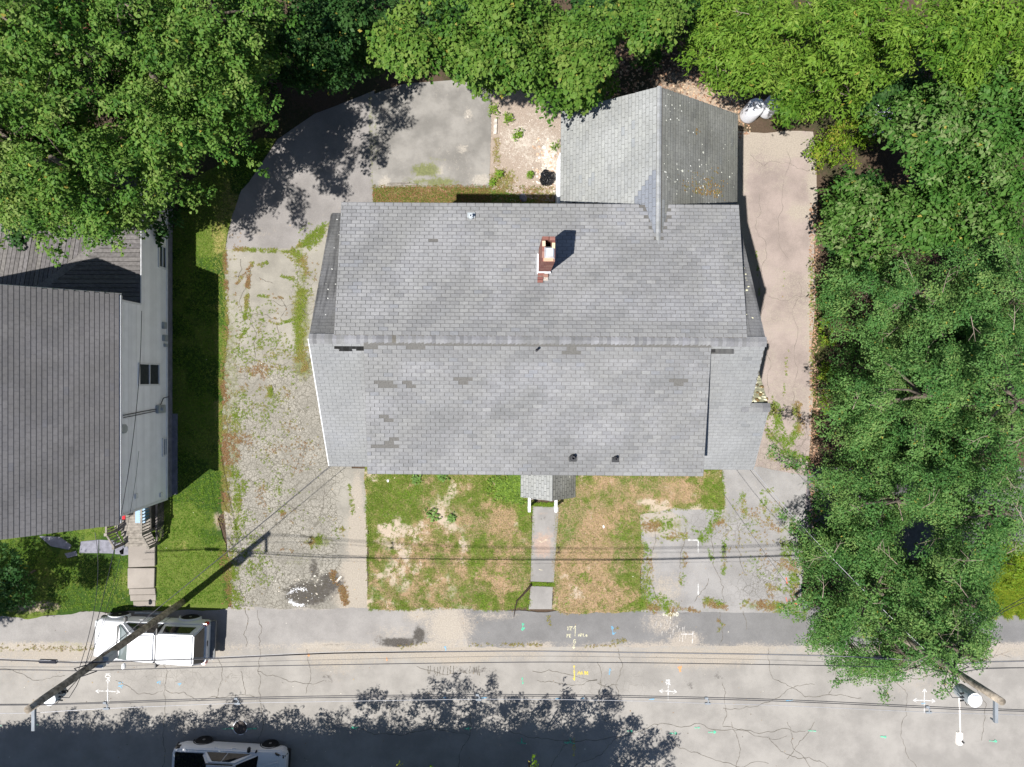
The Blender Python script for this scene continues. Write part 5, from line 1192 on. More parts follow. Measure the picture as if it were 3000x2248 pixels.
def boughs(u, v, z, ru, rv, rz, n, cr, seed, low):
    rng = np.random.default_rng(seed); c = W(u,v,z); k = (H-z)/F; Rx,Ry = ru*k, rv*k; out = []; rad = []
    nb = int(n*(1-low)/6.2)
    for i in range(nb):
        r0 = math.sqrt(rng.uniform(0,.72)); a = 2.39996*i+rng.uniform(-.3,.3); a2 = a+rng.uniform(-.5,.5); top = z+rz*(math.sqrt(1-r0*r0)-.35)+rng.uniform(-.7,.9)
        x,y = c.x+Rx*r0*math.cos(a), c.y+Ry*r0*math.sin(a); m = rng.integers(3,7)
        for j in range(m):
            out.append((x+math.cos(a2)*.36*j+rng.normal(0,.07), y+math.sin(a2)*.36*j+rng.normal(0,.07), top-.16*j-.03*j*j)); rad.append(cr*rng.uniform(.62,.95)*(1-.05*j))
    for i in range(int(n*low*1.3)):
        r = math.sqrt(rng.random()); a = rng.uniform(0,2*math.pi)
        zz = max(.6, z+rz*(math.sqrt(max(0,1-r*r))-.35)-rng.uniform(2.0,4.8)); sc = (H-zz)/(H-z)
        out.append(((c.x+Rx*r*math.cos(a)*.92)*sc, (c.y+Ry*r*math.sin(a)*.92)*sc, zz)); rad.append(cr*rng.uniform(.9,1.5))
    return np.array(out), np.array(rad), (c.x,c.y,0)
def crown(u, v, z, ru, rv, rz, n, cr, seed, gap=.36, low=.35, uneven=.8):
    """clumps on an uneven dome; centre given by where it shows at height z"""
    rng = np.random.default_rng(seed); c = W(u,v,z); k = (H-z)/F; Rx,Ry = ru*k, rv*k; out = []; rad = []
    tries = 0
    while len(out) < n and tries < n*12:
        tries += 1
        r = math.sqrt(rng.random())*1.0; a = rng.uniform(0,2*math.pi); e = 1+.16*math.sin(3*a+seed)+.12*math.sin(5*a+2*seed)+.06*math.sin(9*a+seed)
        x,y = c.x+Rx*r*e*math.cos(a), c.y+Ry*r*e*math.sin(a)
        q = float(fbm(np.array([x]),np.array([y]),.75,3,seed)[0]); lower = rng.random() < low
        if q < gap and not lower: continue
        zz = z + rz*(math.sqrt(max(0,1-r*r))-.35)*(.8+.4*rng.random()) + (q-.5)*3.4*uneven
        if lower: zz -= rng.uniform(.8,2.4)
        zz = max(zz,.6); sc = (H-zz)/(H-z); x,y = x*sc,y*sc
        out.append((x,y,zz)); rad.append(cr*rng.uniform(.6,1.25)*(1.0 if r < .8 else .85))
    return np.array(out), np.array(rad), (c.x,c.y,0)
TL = [ # name, label, species, u, v, z, ru, rv, rz, clumps, clump radius, gap, low
 ('oak_tree','big oak with tufted pale green boughs over the neighbour\'s plank deck','oak',205,395,8.6,165,130,2.6,170,.50,.43,.42),
 ('oak_tree','tall oak right of the neighbour\'s deck, its boughs like fingers toward the curved driveway','oak',395,225,9.0,118,140,2.6,175,.48,.46,.42),
 ('oak_tree','oak along the left edge of the picture above the deck','oak',45,300,9.2,150,190,2.4,190,.52,.42,.4),
 ('oak_tree','oak in the top left corner beside the rust red shed roof','oak',30,60,9.6,150,130,2.4,150,.52,.42,.4),
 ('oak_tree','oak at the top edge right of the rust red shed roof','oak',310,60,8.6,150,110,2.4,150,.50,.44,.42),
 ('oak_tree','oak at the top edge between the tall oak and the dark understory trees','oak',505,75,8.6,110,120,2.4,120,.46,.44,.42),
 ('oak_tree','small oak whose right edge overhangs the curved driveway corner','oak',520,225,7.4,46,66,1.8,50,.42,.4,.4),
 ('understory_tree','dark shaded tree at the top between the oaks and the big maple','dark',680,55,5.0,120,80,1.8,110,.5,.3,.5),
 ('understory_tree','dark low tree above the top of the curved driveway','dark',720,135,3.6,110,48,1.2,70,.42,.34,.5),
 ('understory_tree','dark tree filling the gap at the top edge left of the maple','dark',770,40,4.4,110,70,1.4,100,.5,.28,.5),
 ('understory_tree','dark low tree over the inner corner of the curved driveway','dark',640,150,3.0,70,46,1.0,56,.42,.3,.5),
 ('maple_tree','big maple with bright leafy crown over the back of the concrete pad','maple',1040,80,8.4,205,110,2.2,230,.50,.36,.3),
 ('maple_tree','maple behind the left slope of the rear wing, crown touching its roof corner','maple',1215,125,8.2,125,105,2.0,130,.47,.37,.3),
 ('maple_tree','small maple at the top edge above the ridge of the rear wing','maple',1405,30,7.6,78,66,1.6,55,.46,.3,.35),
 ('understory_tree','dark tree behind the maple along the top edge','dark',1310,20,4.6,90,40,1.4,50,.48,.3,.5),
 ('ash_tree','bright green ash at the top behind the white gas tanks','ash',1640,85,6.4,165,105,1.9,190,.50,.38,.4),
 ('ash_tree','bright green ash directly over the white gas tanks','ash',1768,188,5.6,98,78,1.7,105,.47,.38,.4),
 ('ash_tree','bright green ash at the top edge left of the corner cherry','ash',1850,70,7.2,140,110,2.0,160,.52,.38,.4),
 ('ash_tree','yellowish ash in the top right corner of the picture','ash',2110,80,7.6,150,120,2.0,170,.52,.38,.4),
 ('cherry_tree','cherry with broad glossy leaves right of the white slatted bench','cherry',2060,300,6.8,150,130,1.8,165,.52,.38,.4),
 ('cherry_tree','cherry at the right edge below the yellowish ash','cherry',2190,260,7.2,110,150,1.8,130,.52,.38,.4),
 ('cherry_tree','dark green cherry beside the upper part of the right driveway','cherry',1880,480,5.2,115,90,1.6,105,.46,.32,.4),
 ('cherry_tree','cherry at the right edge above the bluish locusts','cherry',2070,450,6.0,140,90,1.6,130,.5,.32,.4),
 ('locust_tree','bluish green locust by the middle of the right driveway, top of its row','locust',1900,650,6.2,120,115,1.7,105,.52,.38,.42),
 ('locust_tree','bluish locust at the right edge, uppermost of the locusts there','locust',2140,640,7.2,115,125,1.7,115,.54,.38,.42),
 ('locust_tree','locust with rusty twigs facing the right gable end','locust',1915,850,6.6,135,120,1.7,135,.52,.38,.42),
 ('locust_tree','bluish locust at the right edge level with the house ridge','locust',2120,860,7.4,125,130,1.7,130,.54,.38,.42),
 ('locust_tree','locust whose left boughs reach over the weedy end of the right driveway','locust',1875,1060,6.2,115,110,1.6,115,.5,.36,.42),
 ('locust_tree','locust at the right edge over the dark gravel patch','locust',2085,1080,7.0,130,120,1.7,125,.54,.42,.42),
 ('locust_tree','locust overhanging the parking lot corner','locust',1830,1240,6.0,120,110,1.6,100,.5,.36,.42),
 ('locust_tree','large locust beside the sidewalk, right of the parking lot','locust',2010,1270,6.4,130,110,1.7,125,.52,.36,.42),
 ('locust_tree','locust over the street cables in front of the right utility pole','locust',1885,1368,5.4,150,84,1.5,125,.48,.34,.42),
 ('locust_tree','small locust at the foot of the right utility pole','locust',2035,1375,7.9,92,44,.9,95,.46,.36,.42),
]
for i,(nm,lb,sp,u,v,z,ru,rv,rz,n,cr_,gap,low) in enumerate(TL):
    C,Rr,base = boughs(u,v,z,ru,rv,rz,n,cr_,100+i,low) if sp in ('oak','locust') else crown(u,v,z,ru,rv,rz,n,cr_,100+i,gap,low,1.15)
    kk = .94; C[:,2] = np.maximum(C[:,2],.8)
    dr = math.hypot(base[0],base[1]); ov = min(3.6, dr*(H/(H-z)-1)*.85+.4); bx,by = base[0]*(1+ov/dr), base[1]*(1+ov/dr)
    make_tree(nm, lb, sp, C, Rr, (bx,by,-.02), 300+i, group={'oak':'oaks behind the white house','dark':'dark understory trees','maple':'maples behind the yard','ash':'ashes at the top right','cherry':'cherries on the right','locust':'locusts right of the driveway'}[sp], r0=.2 if z > 6 else .13, twigs=9 if sp == 'locust' else (4 if sp == 'ash' else 0), k=12)
# hanging spray of the street locust
C = np.array([W(u,v,z) for u,v,z in ((1905,1440,4.6),(1900,1460,4.5),(1880,1465,4.4),(1915,1478,4.4),(1905,1495,4.3),(1870,1455,4.4),(1925,1460,4.5),(1850,1470,4.3),(1910,1508,4.2),(1790,1425,4.5),(1800,1438,4.4),(1820,1430,4.5))])
make_tree('locust_sapling','drooping locust spray hanging over the street below the cables','locust',C,np.full(len(C),.3),(W(1880,1380,3).x,W(1880,1380,3).y,-.02),555,r0=.06,k=12)
# shrubs
SH = [('shrub','yellow green shrub at the top of the right driveway','shrub',1800,320,1.6,55,50,1.0,44,.34),('shrub','yellow green shrub left of the white slatted bench','shrub',1862,275,1.9,50,45,1.0,40,.34),
      ('shrub','low dark shrub on the driveway edge below the yellow green shrub','cherry',1838,440,1.5,55,40,.9,34,.32),('shrub','bright low shrub on the right driveway edge beside the gable','shrub',1785,690,1.0,20,70,.7,34,.26),('shrub','bright low shrub on the right driveway edge by the side extension','shrub',1788,840,1.0,18,60,.7,28,.26),
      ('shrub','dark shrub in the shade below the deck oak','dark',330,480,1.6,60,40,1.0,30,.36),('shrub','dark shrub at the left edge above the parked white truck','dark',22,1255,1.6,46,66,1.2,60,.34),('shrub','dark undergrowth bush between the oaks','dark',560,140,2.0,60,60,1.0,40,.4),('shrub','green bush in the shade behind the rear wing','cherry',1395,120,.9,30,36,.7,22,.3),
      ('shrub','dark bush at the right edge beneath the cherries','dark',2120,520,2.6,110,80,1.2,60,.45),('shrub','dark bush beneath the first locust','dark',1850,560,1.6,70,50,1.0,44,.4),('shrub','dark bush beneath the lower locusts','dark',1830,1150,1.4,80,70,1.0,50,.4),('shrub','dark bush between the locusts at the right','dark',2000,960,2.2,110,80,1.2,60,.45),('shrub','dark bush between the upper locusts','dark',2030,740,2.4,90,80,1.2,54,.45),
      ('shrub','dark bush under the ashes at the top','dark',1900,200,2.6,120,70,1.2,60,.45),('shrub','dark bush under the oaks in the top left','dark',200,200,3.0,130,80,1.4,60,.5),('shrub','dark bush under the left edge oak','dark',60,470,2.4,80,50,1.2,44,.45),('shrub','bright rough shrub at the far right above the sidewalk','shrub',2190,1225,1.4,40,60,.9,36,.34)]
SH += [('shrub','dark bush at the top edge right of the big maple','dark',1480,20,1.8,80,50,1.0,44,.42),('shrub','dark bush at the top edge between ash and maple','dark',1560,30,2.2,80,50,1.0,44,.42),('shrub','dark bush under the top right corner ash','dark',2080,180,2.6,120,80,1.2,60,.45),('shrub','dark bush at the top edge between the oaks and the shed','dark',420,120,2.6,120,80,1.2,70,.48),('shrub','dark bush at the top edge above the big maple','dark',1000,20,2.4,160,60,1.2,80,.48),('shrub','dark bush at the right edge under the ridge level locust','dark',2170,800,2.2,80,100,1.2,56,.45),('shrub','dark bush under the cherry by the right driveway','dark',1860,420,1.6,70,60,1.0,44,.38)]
for i,(nm,lb,sp,u,v,z,ru,rv,rz,n,cr_) in enumerate(SH):
    C,Rr,base = crown(u,v,z,ru,rv,rz,n,cr_,700+i,.2,.3,.35); C[:,2] = np.maximum(C[:,2],.25)
    make_tree(nm, lb, sp, C, Rr, (base[0],base[1],-.02), 800+i, cat='shrub', group='shrubs under the trees', r0=.05, k=6)
# trees across the street, below the picture: their crowns stand where their shade falls
def shade_trees(poly, n, seed, hmin, hmax, bb):
    rng = np.random.default_rng(seed); out = []
    while len(out) < n:
        u,v = rng.uniform(bb[0],bb[2]), rng.uniform(bb[1],bb[3])
        if not in_poly(np.array([u]),np.array([v]),poly)[0]: continue
        g = W(u,v,0); h = rng.uniform(hmin,hmax); dep = min(1.0, abs(v-poly[0][1])/200)
        x,y = g.x-SX*h, g.y-SY*h
        if y > -.5745*(H-h)-.35 and x > -.745*(H-h)-.3: continue   # stays below the picture
        out.append((x,y,h))
    return np.array(out)
SHP = [(-60,1600),(60,1560),(130,1540),(250,1545),(330,1535),(420,1548),(470,1540),(510,1505),(545,1525),(600,1540),(640,1520),(690,1545),(740,1530),(770,1510),(815,1490),(835,1525),(880,1492),(910,1500),(935,1470),(975,1452),(1010,1470),(1040,1500),(1062,1462),(1085,1510),(1120,1500),(1165,1525),(1200,1500),(1222,1470),(1245,1500),(1280,1520),(1318,1490),(1350,1540),(1400,1580),(1450,1562),(1478,1572),(1462,1620),(1450,1680),(1455,1760),(-60,1760)]
P = shade_trees(SHP, 1700, 41, 4.2, 8.0, (-60,1440,1480,1770))
xs = np.linspace(P[:,0].min(), P[:,0].max(), 8)
for i in range(7):
    k = (P[:,0] >= xs[i]) & (P[:,0] <= xs[i+1]); C = P[k]
    ex = np.random.default_rng(i); fill = np.column_stack([ex.uniform(xs[i],xs[i+1],420), ex.uniform(-22,-16.5,420), ex.uniform(4,9,420)]); fill = fill[fill[:,1] < -.5745*(H-fill[:,2])-.9]
    fill = fill[(fill[:,0]+SX*fill[:,2] < 5.0) & (fill[:,1]+SY*fill[:,2] < -16.5)]
    C = np.vstack([C,fill]); Rr = np.concatenate([ex.uniform(.18,.40,k.sum()), ex.uniform(.6,.9,len(fill))])
    make_tree('street_tree', ['tree below the left utility pole casting shade on the street','tree shading the street left of the parked pickup','tree shading the street over the black covered pickup','tree shading the street right of the pickup','tree casting the shade left of the middle of the street','tree casting the leafy shade in the middle of the street','tree casting the right end of the street shade'][i],
              'ash', C, Rr, ((xs[i]+xs[i+1])/2, -20.5, -.02), 900+i, group='trees across the street', r0=.2)
# three sunlit tips of them reach into the bottom of the picture
for i,(u,v,h,r,lb) in enumerate(((1152,1636,4.2,.24,'light green pointed shoot at the bottom edge, right of the centre'),(863,1652,4.3,.26,'yellow green pointed shoot at the bottom edge, left of the centre'),(932,1657,4.2,.12,'small yellow green tip at the bottom edge between two shoots'))):
    p = W(u,v,h); q = [(p.x+j*.03, p.y-j*.28, h-.12*j) for j in range(6)]
    make_tree('pointed_shoot', lb, 'shrub', np.array(q), np.array([.55,.75,.9,1,1.1,1.1])*r, (p.x,p.y-2.6,-.02), 950+i, cat='tree tip', r0=.05, k=4)
# tree left of the picture shading the front lawn of the white house
rg2 = np.random.default_rng(5); SH2 = [(-60,1195),(60,1165),(150,1172),(215,1205),(240,1250),(160,1262),(130,1300),(60,1320),(0,1340),(-60,1340)]; out = []
while len(out) < 110:
    u,v = rg2.uniform(-60,240), rg2.uniform(1160,1345)
    if in_poly(np.array([u]),np.array([v]),SH2)[0]:
        g = W(u,v,0); h = rg2.uniform(7,9.5); out.append((g.x-SX*h, g.y-SY*h, h))
make_tree('street_tree','tree left of the picture shading the white house\'s front lawn','oak',np.array(out),rg2.uniform(.35,.6,110),(-25,-11.5,-.02),990,group='trees across the street',r0=.2)
# ================================================================== VEHICLES (front at x = 0, rear at +x, then turned)
def loft(mb, st):
    rings = []
    for x, pts in st:
        half = [(x,-y,z) for y,z in pts]; rings.append(half + [(x,y,z) for y,z in reversed(pts[:-1])])
    m = len(rings[0]); vs = [p for r in rings for p in r]
    fs = [(i*m+j, i*m+j+1, (i+1)*m+j+1, (i+1)*m+j) for i in range(len(rings)-1) for j in range(m-1)]
    fs += [(i*m+m-1, i*m, (i+1)*m, (i+1)*m+m-1) for i in range(len(rings)-1)]
    fs += [tuple(range(m-1,-1,-1)), tuple((len(rings)-1)*m+j for j in range(m))]
    mb.add(vs, fs)
def bil(q, s, t):
    a,b,c,d = [Vector(p) for p in q]
    return (a*(1-s)+b*s)*(1-t) + (d*(1-s)+c*s)*t
def pane(mb, q, s0, s1, t0, t1, off=.012, cut=0, cut2=0):
    a,b,c,d = [Vector(p) for p in q]; n = (b-a).cross(d-a).normalized()
    ctr = (a+b+c+d)/4
    if n.dot(ctr-Vector((2.8,0,.9))) < 0: n = -n
    p = [bil(q,s0,t0),bil(q,s1,t0),bil(q,s1-cut2,t1),bil(q,s0+cut,t1)]
    mb.hexa([x-n*.03 for x in p]+[x+n*off for x in p])
def wheel(root, x, y, r=.38, w=.25):
    s = 1 if y > 0 else -1
    b = MB(); b.lathe([(r*.62,-w/2),(r*.92,-w/2),(r,-w*.36),(r,w*.36),(r*.92,w/2),(r*.62,w/2)], (x,y-s*w/2,r), 28, 'y'); o = b.build('wheel', M['tyre'], root, smooth=False)
    b = MB(); b.lathe([(r*.64,-.06),(r*.64,.06)], (x,y-s*.1,r), 24, 'y'); b.build('rim_well', M['trim'], o)
    b = MB()
    for k in range(6):
        a = k*math.pi/3+.3; d = Vector((math.cos(a),0,math.sin(a))); e = Vector((-d.z,0,d.x)); c = Vector((x,y-s*.025,r))
        p = [c+d*.04-e*.035,c+d*.04+e*.035,c+d*r*.62+e*.03,c+d*r*.62-e*.03]; b.hexa([q-Vector((0,.02,0)) for q in p]+[q+Vector((0,.02,0)) for q in p])
    b.lathe([(.06,-.03),(.06,.035),(.03,.04)], (x,y-s*.02,r), 12, 'y'); b.build('rim', M['rim'], o)
def arch(mb, x, y, r, w=.06, th=.07):
    s = 1 if y > 0 else -1; n = 12; vs = []
    for i in range(n+1):
        a = math.pi*i/n; 
        for rr,yy in ((r,y-s*.05),(r+th,y-s*.05),(r+th*.8,y+s*w),(r,y+s*w)): vs.append((x+rr*math.cos(a), yy, .36+rr*math.sin(a)))
    mb.add(vs, [(i*4+j,i*4+(j+1)%4,(i+1)*4+(j+1)%4,(i+1)*4+j) for i in range(n) for j in range(4)]+[(0,1,2,3),(n*4+3,n*4+2,n*4+1,n*4)])
def quads(x0,x1,bw,tw,zb,zt,tx0,tx1):
    """cabin from belt rectangle to roof rectangle; returns the solid's corners and its faces as quads"""
    B = [(x0,-bw,zb),(x1,-bw,zb),(x1,bw,zb),(x0,bw,zb)]; T_ = [(tx0,-tw*.97,zt-.03),(tx1,-tw,zt),(tx1,tw,zt),(tx0,tw*.97,zt-.03)]
    return B+T_, {'right':(B[0],B[1],T_[1],T_[0]),'left':(B[3],B[2],T_[2],T_[3]),'front':(B[0],B[3],T_[3],T_[0]),'rear':(B[1],B[2],T_[2],T_[1])}

# --- white pickup with a canopy
tr = empty('pickup_truck', (-18.3,-11.62,.006), R(-2.3)); tag(tr, 'white pickup truck with a white canopy parked half on the sidewalk', 'pickup truck', 'parked pickups')
b = MB()
loft(b, [(0.05,[(.62,.48),(.70,.62),(.70,.80),(.62,.92),(.3,.95),(0,.96)]),(.22,[(.84,.44),(.90,.65),(.90,.88),(.78,1.0),(.4,1.05),(0,1.06)]),(.6,[(.86,.42),(.92,.7),(.91,.95),(.80,1.07),(.4,1.12),(0,1.13)]),
         (1.25,[(.88,.40),(.925,.72),(.915,1.0),(.83,1.14),(.4,1.19),(0,1.2)]),(1.6,[(.88,.38),(.925,.74),(.915,1.04),(.86,1.14),(.4,1.16),(0,1.16)]),(3.2,[(.88,.38),(.925,.74),(.915,1.06),(.87,1.14),(.4,1.14),(0,1.14)]),
         (4.9,[(.88,.42),(.925,.74),(.915,1.06),(.87,1.12),(.4,1.12),(0,1.12)]),(5.06,[(.86,.46),(.90,.74),(.89,1.04),(.85,1.09),(.4,1.09),(0,1.09)])])
body = b.build('body', M['car'], tr, smooth='auto', bevel=.035)
cab, cf = quads(1.22,3.16,.86,.615,1.10,1.80,1.98,3.13); b = MB(); b.hexa(cab); b.build('cab', M['car'], tr, smooth='auto', bevel=.07)
cap, pf = quads(3.2,5.02,.885,.65,1.10,1.87,3.22,4.86); b = MB(); b.hexa(cap); b.build('canopy', M['car'], tr, smooth='auto', bevel=.06)
b = MB(); pane(b, cf['front'], .04,.96,.04,.93,.018); b.build('windscreen', M['screen'], tr)
for sd_ in ('left','right'):
    b = MB(); pane(b, cf[sd_], .14,.60,.10,.84,.016,.17,.02); b.build('window', M['glass'], tr); b = MB(); pane(b, cf[sd_], .66,.93,.10,.84,.016,.03,.0); b.build('window', M['glass'], tr)
    b = MB(); pane(b, pf[sd_], .10,.86,.28,.80,.016,.03,.03); b.build('canopy_window', M['glass'], tr)
b = MB(); pane(b, pf['rear'], .05,.95,.05,.92,.018); b.build('rear_window', M['glass'], tr)
b = MB(); b.box(3.155,3.205,-.86,.86,1.0,1.72); b.build('cab_gap', M['trim'], tr)
b = MB(); b.box(5.04,5.10,-.80,.80,.62,1.07); tg = b.build('tailgate', M['car'], tr, bevel=.015)
b = MB(); b.box(5.09,5.115,-.12,.12,.92,1.0); b.build('handle', M['trim'], tg)
b = MB(); b.box(5.08,5.30,-.88,.88,.46,.64); b.box(5.2,5.33,-.06,.06,.4,.48); b.build('rear_bumper', M['greytrim'], tr, bevel=.03)
b = MB(); b.box(-.06,.12,-.72,.72,.42,.66); b.box(.08,.3,-.9,.9,.42,.62); b.build('front_bumper', M['trim'], tr, bevel=.03)
b = MB(); b.box(.0,.08,-.42,.42,.68,.9); b.build('grille', M['trim'], tr)
for s in (-1,1):
    b = MB(); b.box(.02,.26,s*.48 if s > 0 else -.80,.80 if s > 0 else -.48,.76,.93); b.build('headlight', M['amber'], tr, bevel=.02)
    b = MB(); b.box(4.93,5.09,.80*s if s > 0 else -.925,.925 if s > 0 else -.80,.78,1.09); b.build('tail_light', M['red'], tr, bevel=.015)
    b = MB(); b.box(1.5,1.62,s*.92 if s > 0 else -1.16,1.16 if s > 0 else -.92,1.16,1.34); b.build('wing_mirror', M['car'] if s < 0 else M['trim'], tr, bevel=.03)
    b = MB(); b.tube([(1.5,s*1.0,.36),(1.6,s*1.02,.36),(3.0,s*1.02,.36),(3.1,s*1.0,.36)],.045,8); b.build('running_board', M['galv'], tr)
    b = MB(); arch(b,.83,s*.92,.44); arch(b,4.05,s*.92,.44); b.build('wheel_arch', M['car'], tr)
    for x in (.83,4.05): wheel(tr,x,s*.95,.385)
    b = MB(); b.box(2.05,2.25,s*.925 if s > 0 else -.945,.945 if s > 0 else -.925,.96,.99); b.build('door_handle', M['car'], tr)
    b = MB()
    for x in (1.42,2.42,3.19): b.box(x,x+.012,s*.915 if s > 0 else -.9285,.9285 if s > 0 else -.915,.5,1.05)
    b.build('door_seam', M['trim'], tr)
b = MB(); b.hexa([(1.16,-.7,1.165),(1.25,-.76,1.15),(1.25,.76,1.15),(1.16,.7,1.165),(1.16,-.7,1.205),(1.25,-.76,1.19),(1.25,.76,1.19),(1.16,.7,1.205)]); b.build('wiper_cowl', M['trim'], tr)

# --- white crew cab pickup with a black bed cover (faces right)
sv = empty('pickup_truck', (-9.72,-17.62,.004), R(180-3.2)); tag(sv, 'white crew cab pickup with a black bed cover in the street shade', 'pickup truck', 'parked pickups')
b = MB()
loft(b, [(0.0,[(.66,.42),(.74,.6),(.72,.78),(.6,.86),(.3,.90),(0,.92)]),(.2,[(.88,.34),(.94,.6),(.92,.84),(.74,.95),(.4,.99),(0,1.0)]),(.7,[(.90,.32),(.955,.66),(.94,.92),(.80,1.03),(.4,1.07),(0,1.08)]),
         (1.2,[(.90,.32),(.955,.70),(.945,.98),(.84,1.08),(.4,1.12),(0,1.13)]),(1.6,[(.90,.32),(.955,.72),(.945,1.02),(.86,1.10),(.4,1.10),(0,1.10)]),(3.4,[(.90,.32),(.955,.74),(.945,1.06),(.87,1.13),(.4,1.13),(0,1.13)]),
         (4.7,[(.88,.38),(.95,.76),(.94,1.08),(.86,1.16),(.4,1.16),(0,1.16)]),(5.0,[(.80,.44),(.88,.76),(.86,1.02),(.80,1.10),(.4,1.12),(0,1.12)])])
b.build('body', M['car'], sv, smooth='auto', bevel=.04)
cab, cf = quads(1.18,3.72,.86,.66,1.06,1.68,2.05,3.25); b = MB(); b.hexa(cab); b.build('cab', M['car'], sv, smooth='auto', bevel=.08)
b = MB(); pane(b, cf['front'], .05,.95,.04,.94,.02); b.build('windscreen', M['glass'], sv)
for sd_ in ('left','right'):
    b = MB(); pane(b, cf[sd_], .12,.52,.12,.82,.018,.16,.0); b.build('window', M['glass'], sv); b = MB(); pane(b, cf[sd_], .54,.92,.12,.82,.018,.0,.10); b.build('window', M['glass'], sv)
b = MB(); pane(b, cf['rear'], .08,.92,.1,.9,.018); b.build('rear_window', M['glass'], sv)
b = MB(); b.box(3.6,4.88,-.78,.78,1.12,1.19); b.build('bed_cover', M['glass'], sv, bevel=.02)
b = MB(); b.box(4.96,5.05,-.7,.7,.6,1.06); b.build('tailgate', M['car'], sv, bevel=.02); b = MB(); b.box(4.98,5.1,-.82,.82,.4,.58); b.build('rear_bumper', M['trim'], sv, bevel=.03)
b = MB(); b.box(-.05,.16,-.8,.8,.34,.56); b.build('front_bumper', M['trim'], sv, bevel=.03); b = MB(); b.hexa([(.0,-.74,.66),(.1,-.74,.66),(.1,.74,.66),(.0,.74,.66),(.06,-.72,.88),(.2,-.72,.9),(.2,.72,.9),(.06,.72,.88)]); b.build('grille', M['trim'], sv)
for s in (-1,1):
    b = MB(); b.hexa([(.06,s*.66,.7),(.42,s*.9,.72),(.46,s*.93,.72),(.08,s*.76,.7),(.1,s*.62,.93),(.44,s*.78,1.0),(.5,s*.86,1.0),(.14,s*.74,.92)]); b.build('headlight', M['glass'], sv)
    b = MB(); b.box(4.72,4.94,s*.84 if s > 0 else -.955,.955 if s > 0 else -.84,.84,1.08); b.build('tail_light', M['trim'], sv, bevel=.02)
    b = MB(); b.box(1.55,1.68,s*.93 if s > 0 else -1.14,1.14 if s > 0 else -.93,1.05,1.22); b.build('wing_mirror', M['trim'], sv, bevel=.03)
    b = MB(); b.box(1.28,1.34,s*.90 if s > 0 else -.99,.99 if s > 0 else -.90,1.0,1.14); b.build('fender_vent', M['trim'], sv, bevel=.01)
    for x in (2.25,3.05):
        b = MB(); b.box(x,x+.18,s*.945 if s > 0 else -.975,.975 if s > 0 else -.945,.94,.975); b.build('door_handle', M['car'], sv)
    b = MB(); arch(b,.92,s*.93,.41,.03,.05); arch(b,3.95,s*.93,.41,.03,.05); b.build('wheel_arch', M['trim'], sv)
    for x in (.92,3.95): wheel(sv,x,s*.965,.37,.26)
    b = MB(); b.hexa([(1.15,s*.25,1.115),(.35,s*.45,1.0),(.35,s*.5,1.0),(1.15,s*.34,1.115),(1.15,s*.25,1.14),(.35,s*.45,1.045),(.35,s*.5,1.04),(1.15,s*.34,1.135)]); b.build('bonnet_crease', M['car'], sv)
    b = MB(); b.box(2.1,3.3,s*.62 if s > 0 else -.66,.66 if s > 0 else -.62,1.68,1.72); b.build('roof_rail', M['trim'], sv)

# ================================================================== POLES AND CABLES
def pole(x, y, h, label, r0=.155, r1=.115):
    t = empty('utility_pole', (x,y,0)); tag(t, label, 'utility pole', 'utility poles on the street')
    rr = random.Random(3); pts = [(0,0,-.1)]+[(rr.uniform(-.008,.008),rr.uniform(-.008,.008),h*k/10) for k in range(1,11)]
    MB().tube(pts,[r0+(r1-r0)*k/10 for k in range(11)],14).build('post', M['pole'], t, smooth=True)
    return t
def trafo(t, ox, oy, z, r, hh, side):
    b = MB(); b.lathe([(r*.9,0),(r,.04),(r,hh-.05),(r*.98,hh)], (ox,oy,z), 24); o = b.build('transformer', M['tank'], t, smooth=False)
    b = MB(); b.lathe([(r*1.04,hh),(r*1.04,hh+.03),(r*.6,hh+.06)], (ox,oy,z), 24); b.build('lid', M['lidwhite'], o)
    b = MB()
    for k in range(3): b.tube([(ox+side*r*.9,oy+(.12*k-.12),z+hh*.7),(ox+side*(r+.12),oy+(.12*k-.12),z+hh*.74)],.025,6)
    b.box(min(0,ox),max(0,ox),min(0,oy)+.05,min(0,oy)+.12,z+.2,z+.3); b.build('bushings', M['trim'], o)
    b = MB(); b.tube([(ox+side*r,oy,z+hh*.8),(ox+side*(r+.25),oy-.1,z+hh*.5),(ox+side*(r+.3),oy+.15,z),(.0,.0,z-.6)],.012,6)
    b.tube([(ox,oy-r,z+hh*.8),(ox-side*.1,oy-r-.2,z+hh*.3),(0,-.1,z-.5)],.012,6); b.build('jumper_wires', M['cable'], o)
pl = pole(-14.75,-10.28,10.3,'weathered wooden utility pole leaning across the view in front of the white pickup')
trafo(pl,-.36,-.40,8.1,.205,.62,1)
pr_ = pole(15.52,-10.03,10.3,'dark wooden utility pole with street lamp by the locusts at lower right')
trafo(pr_,-.03,-.5,8.35,.225,.75,-1)
for t in (pl,pr_):
    b = MB(); b.box(-.05,.05,-.78,-.08,9.96,10.06); b.tube([(0,-.75,10.0),(0,-.75,9.8)],.03,8); b.build('cable_bracket', M['galv'], t)
b = MB(); b.box(.1,.32,-.16,.1,5.9,6.5); b.box(-.02,.3,-.18,-.06,6.6,6.8); b.build('terminal_box', M['tank'], pl, bevel=.01)
b = MB(); b.tube([(.1,-.05,7.9),(.2,-.9,8.0),(.34,-2.2,7.85)],[.03,.028,.025],8); arm = b.build('lamp_arm', M['lamp'], pr_, smooth=True)
b = MB(); b.hexa([(.22,-2.68,7.72),(.46,-2.7,7.72),(.46,-2.2,7.74),(.24,-2.2,7.74),(.24,-2.66,7.87),(.44,-2.66,7.87),(.42,-2.2,7.88),(.28,-2.2,7.88)]); hd = b.build('lamp_head', M['lamp'], arm, bevel=.03)
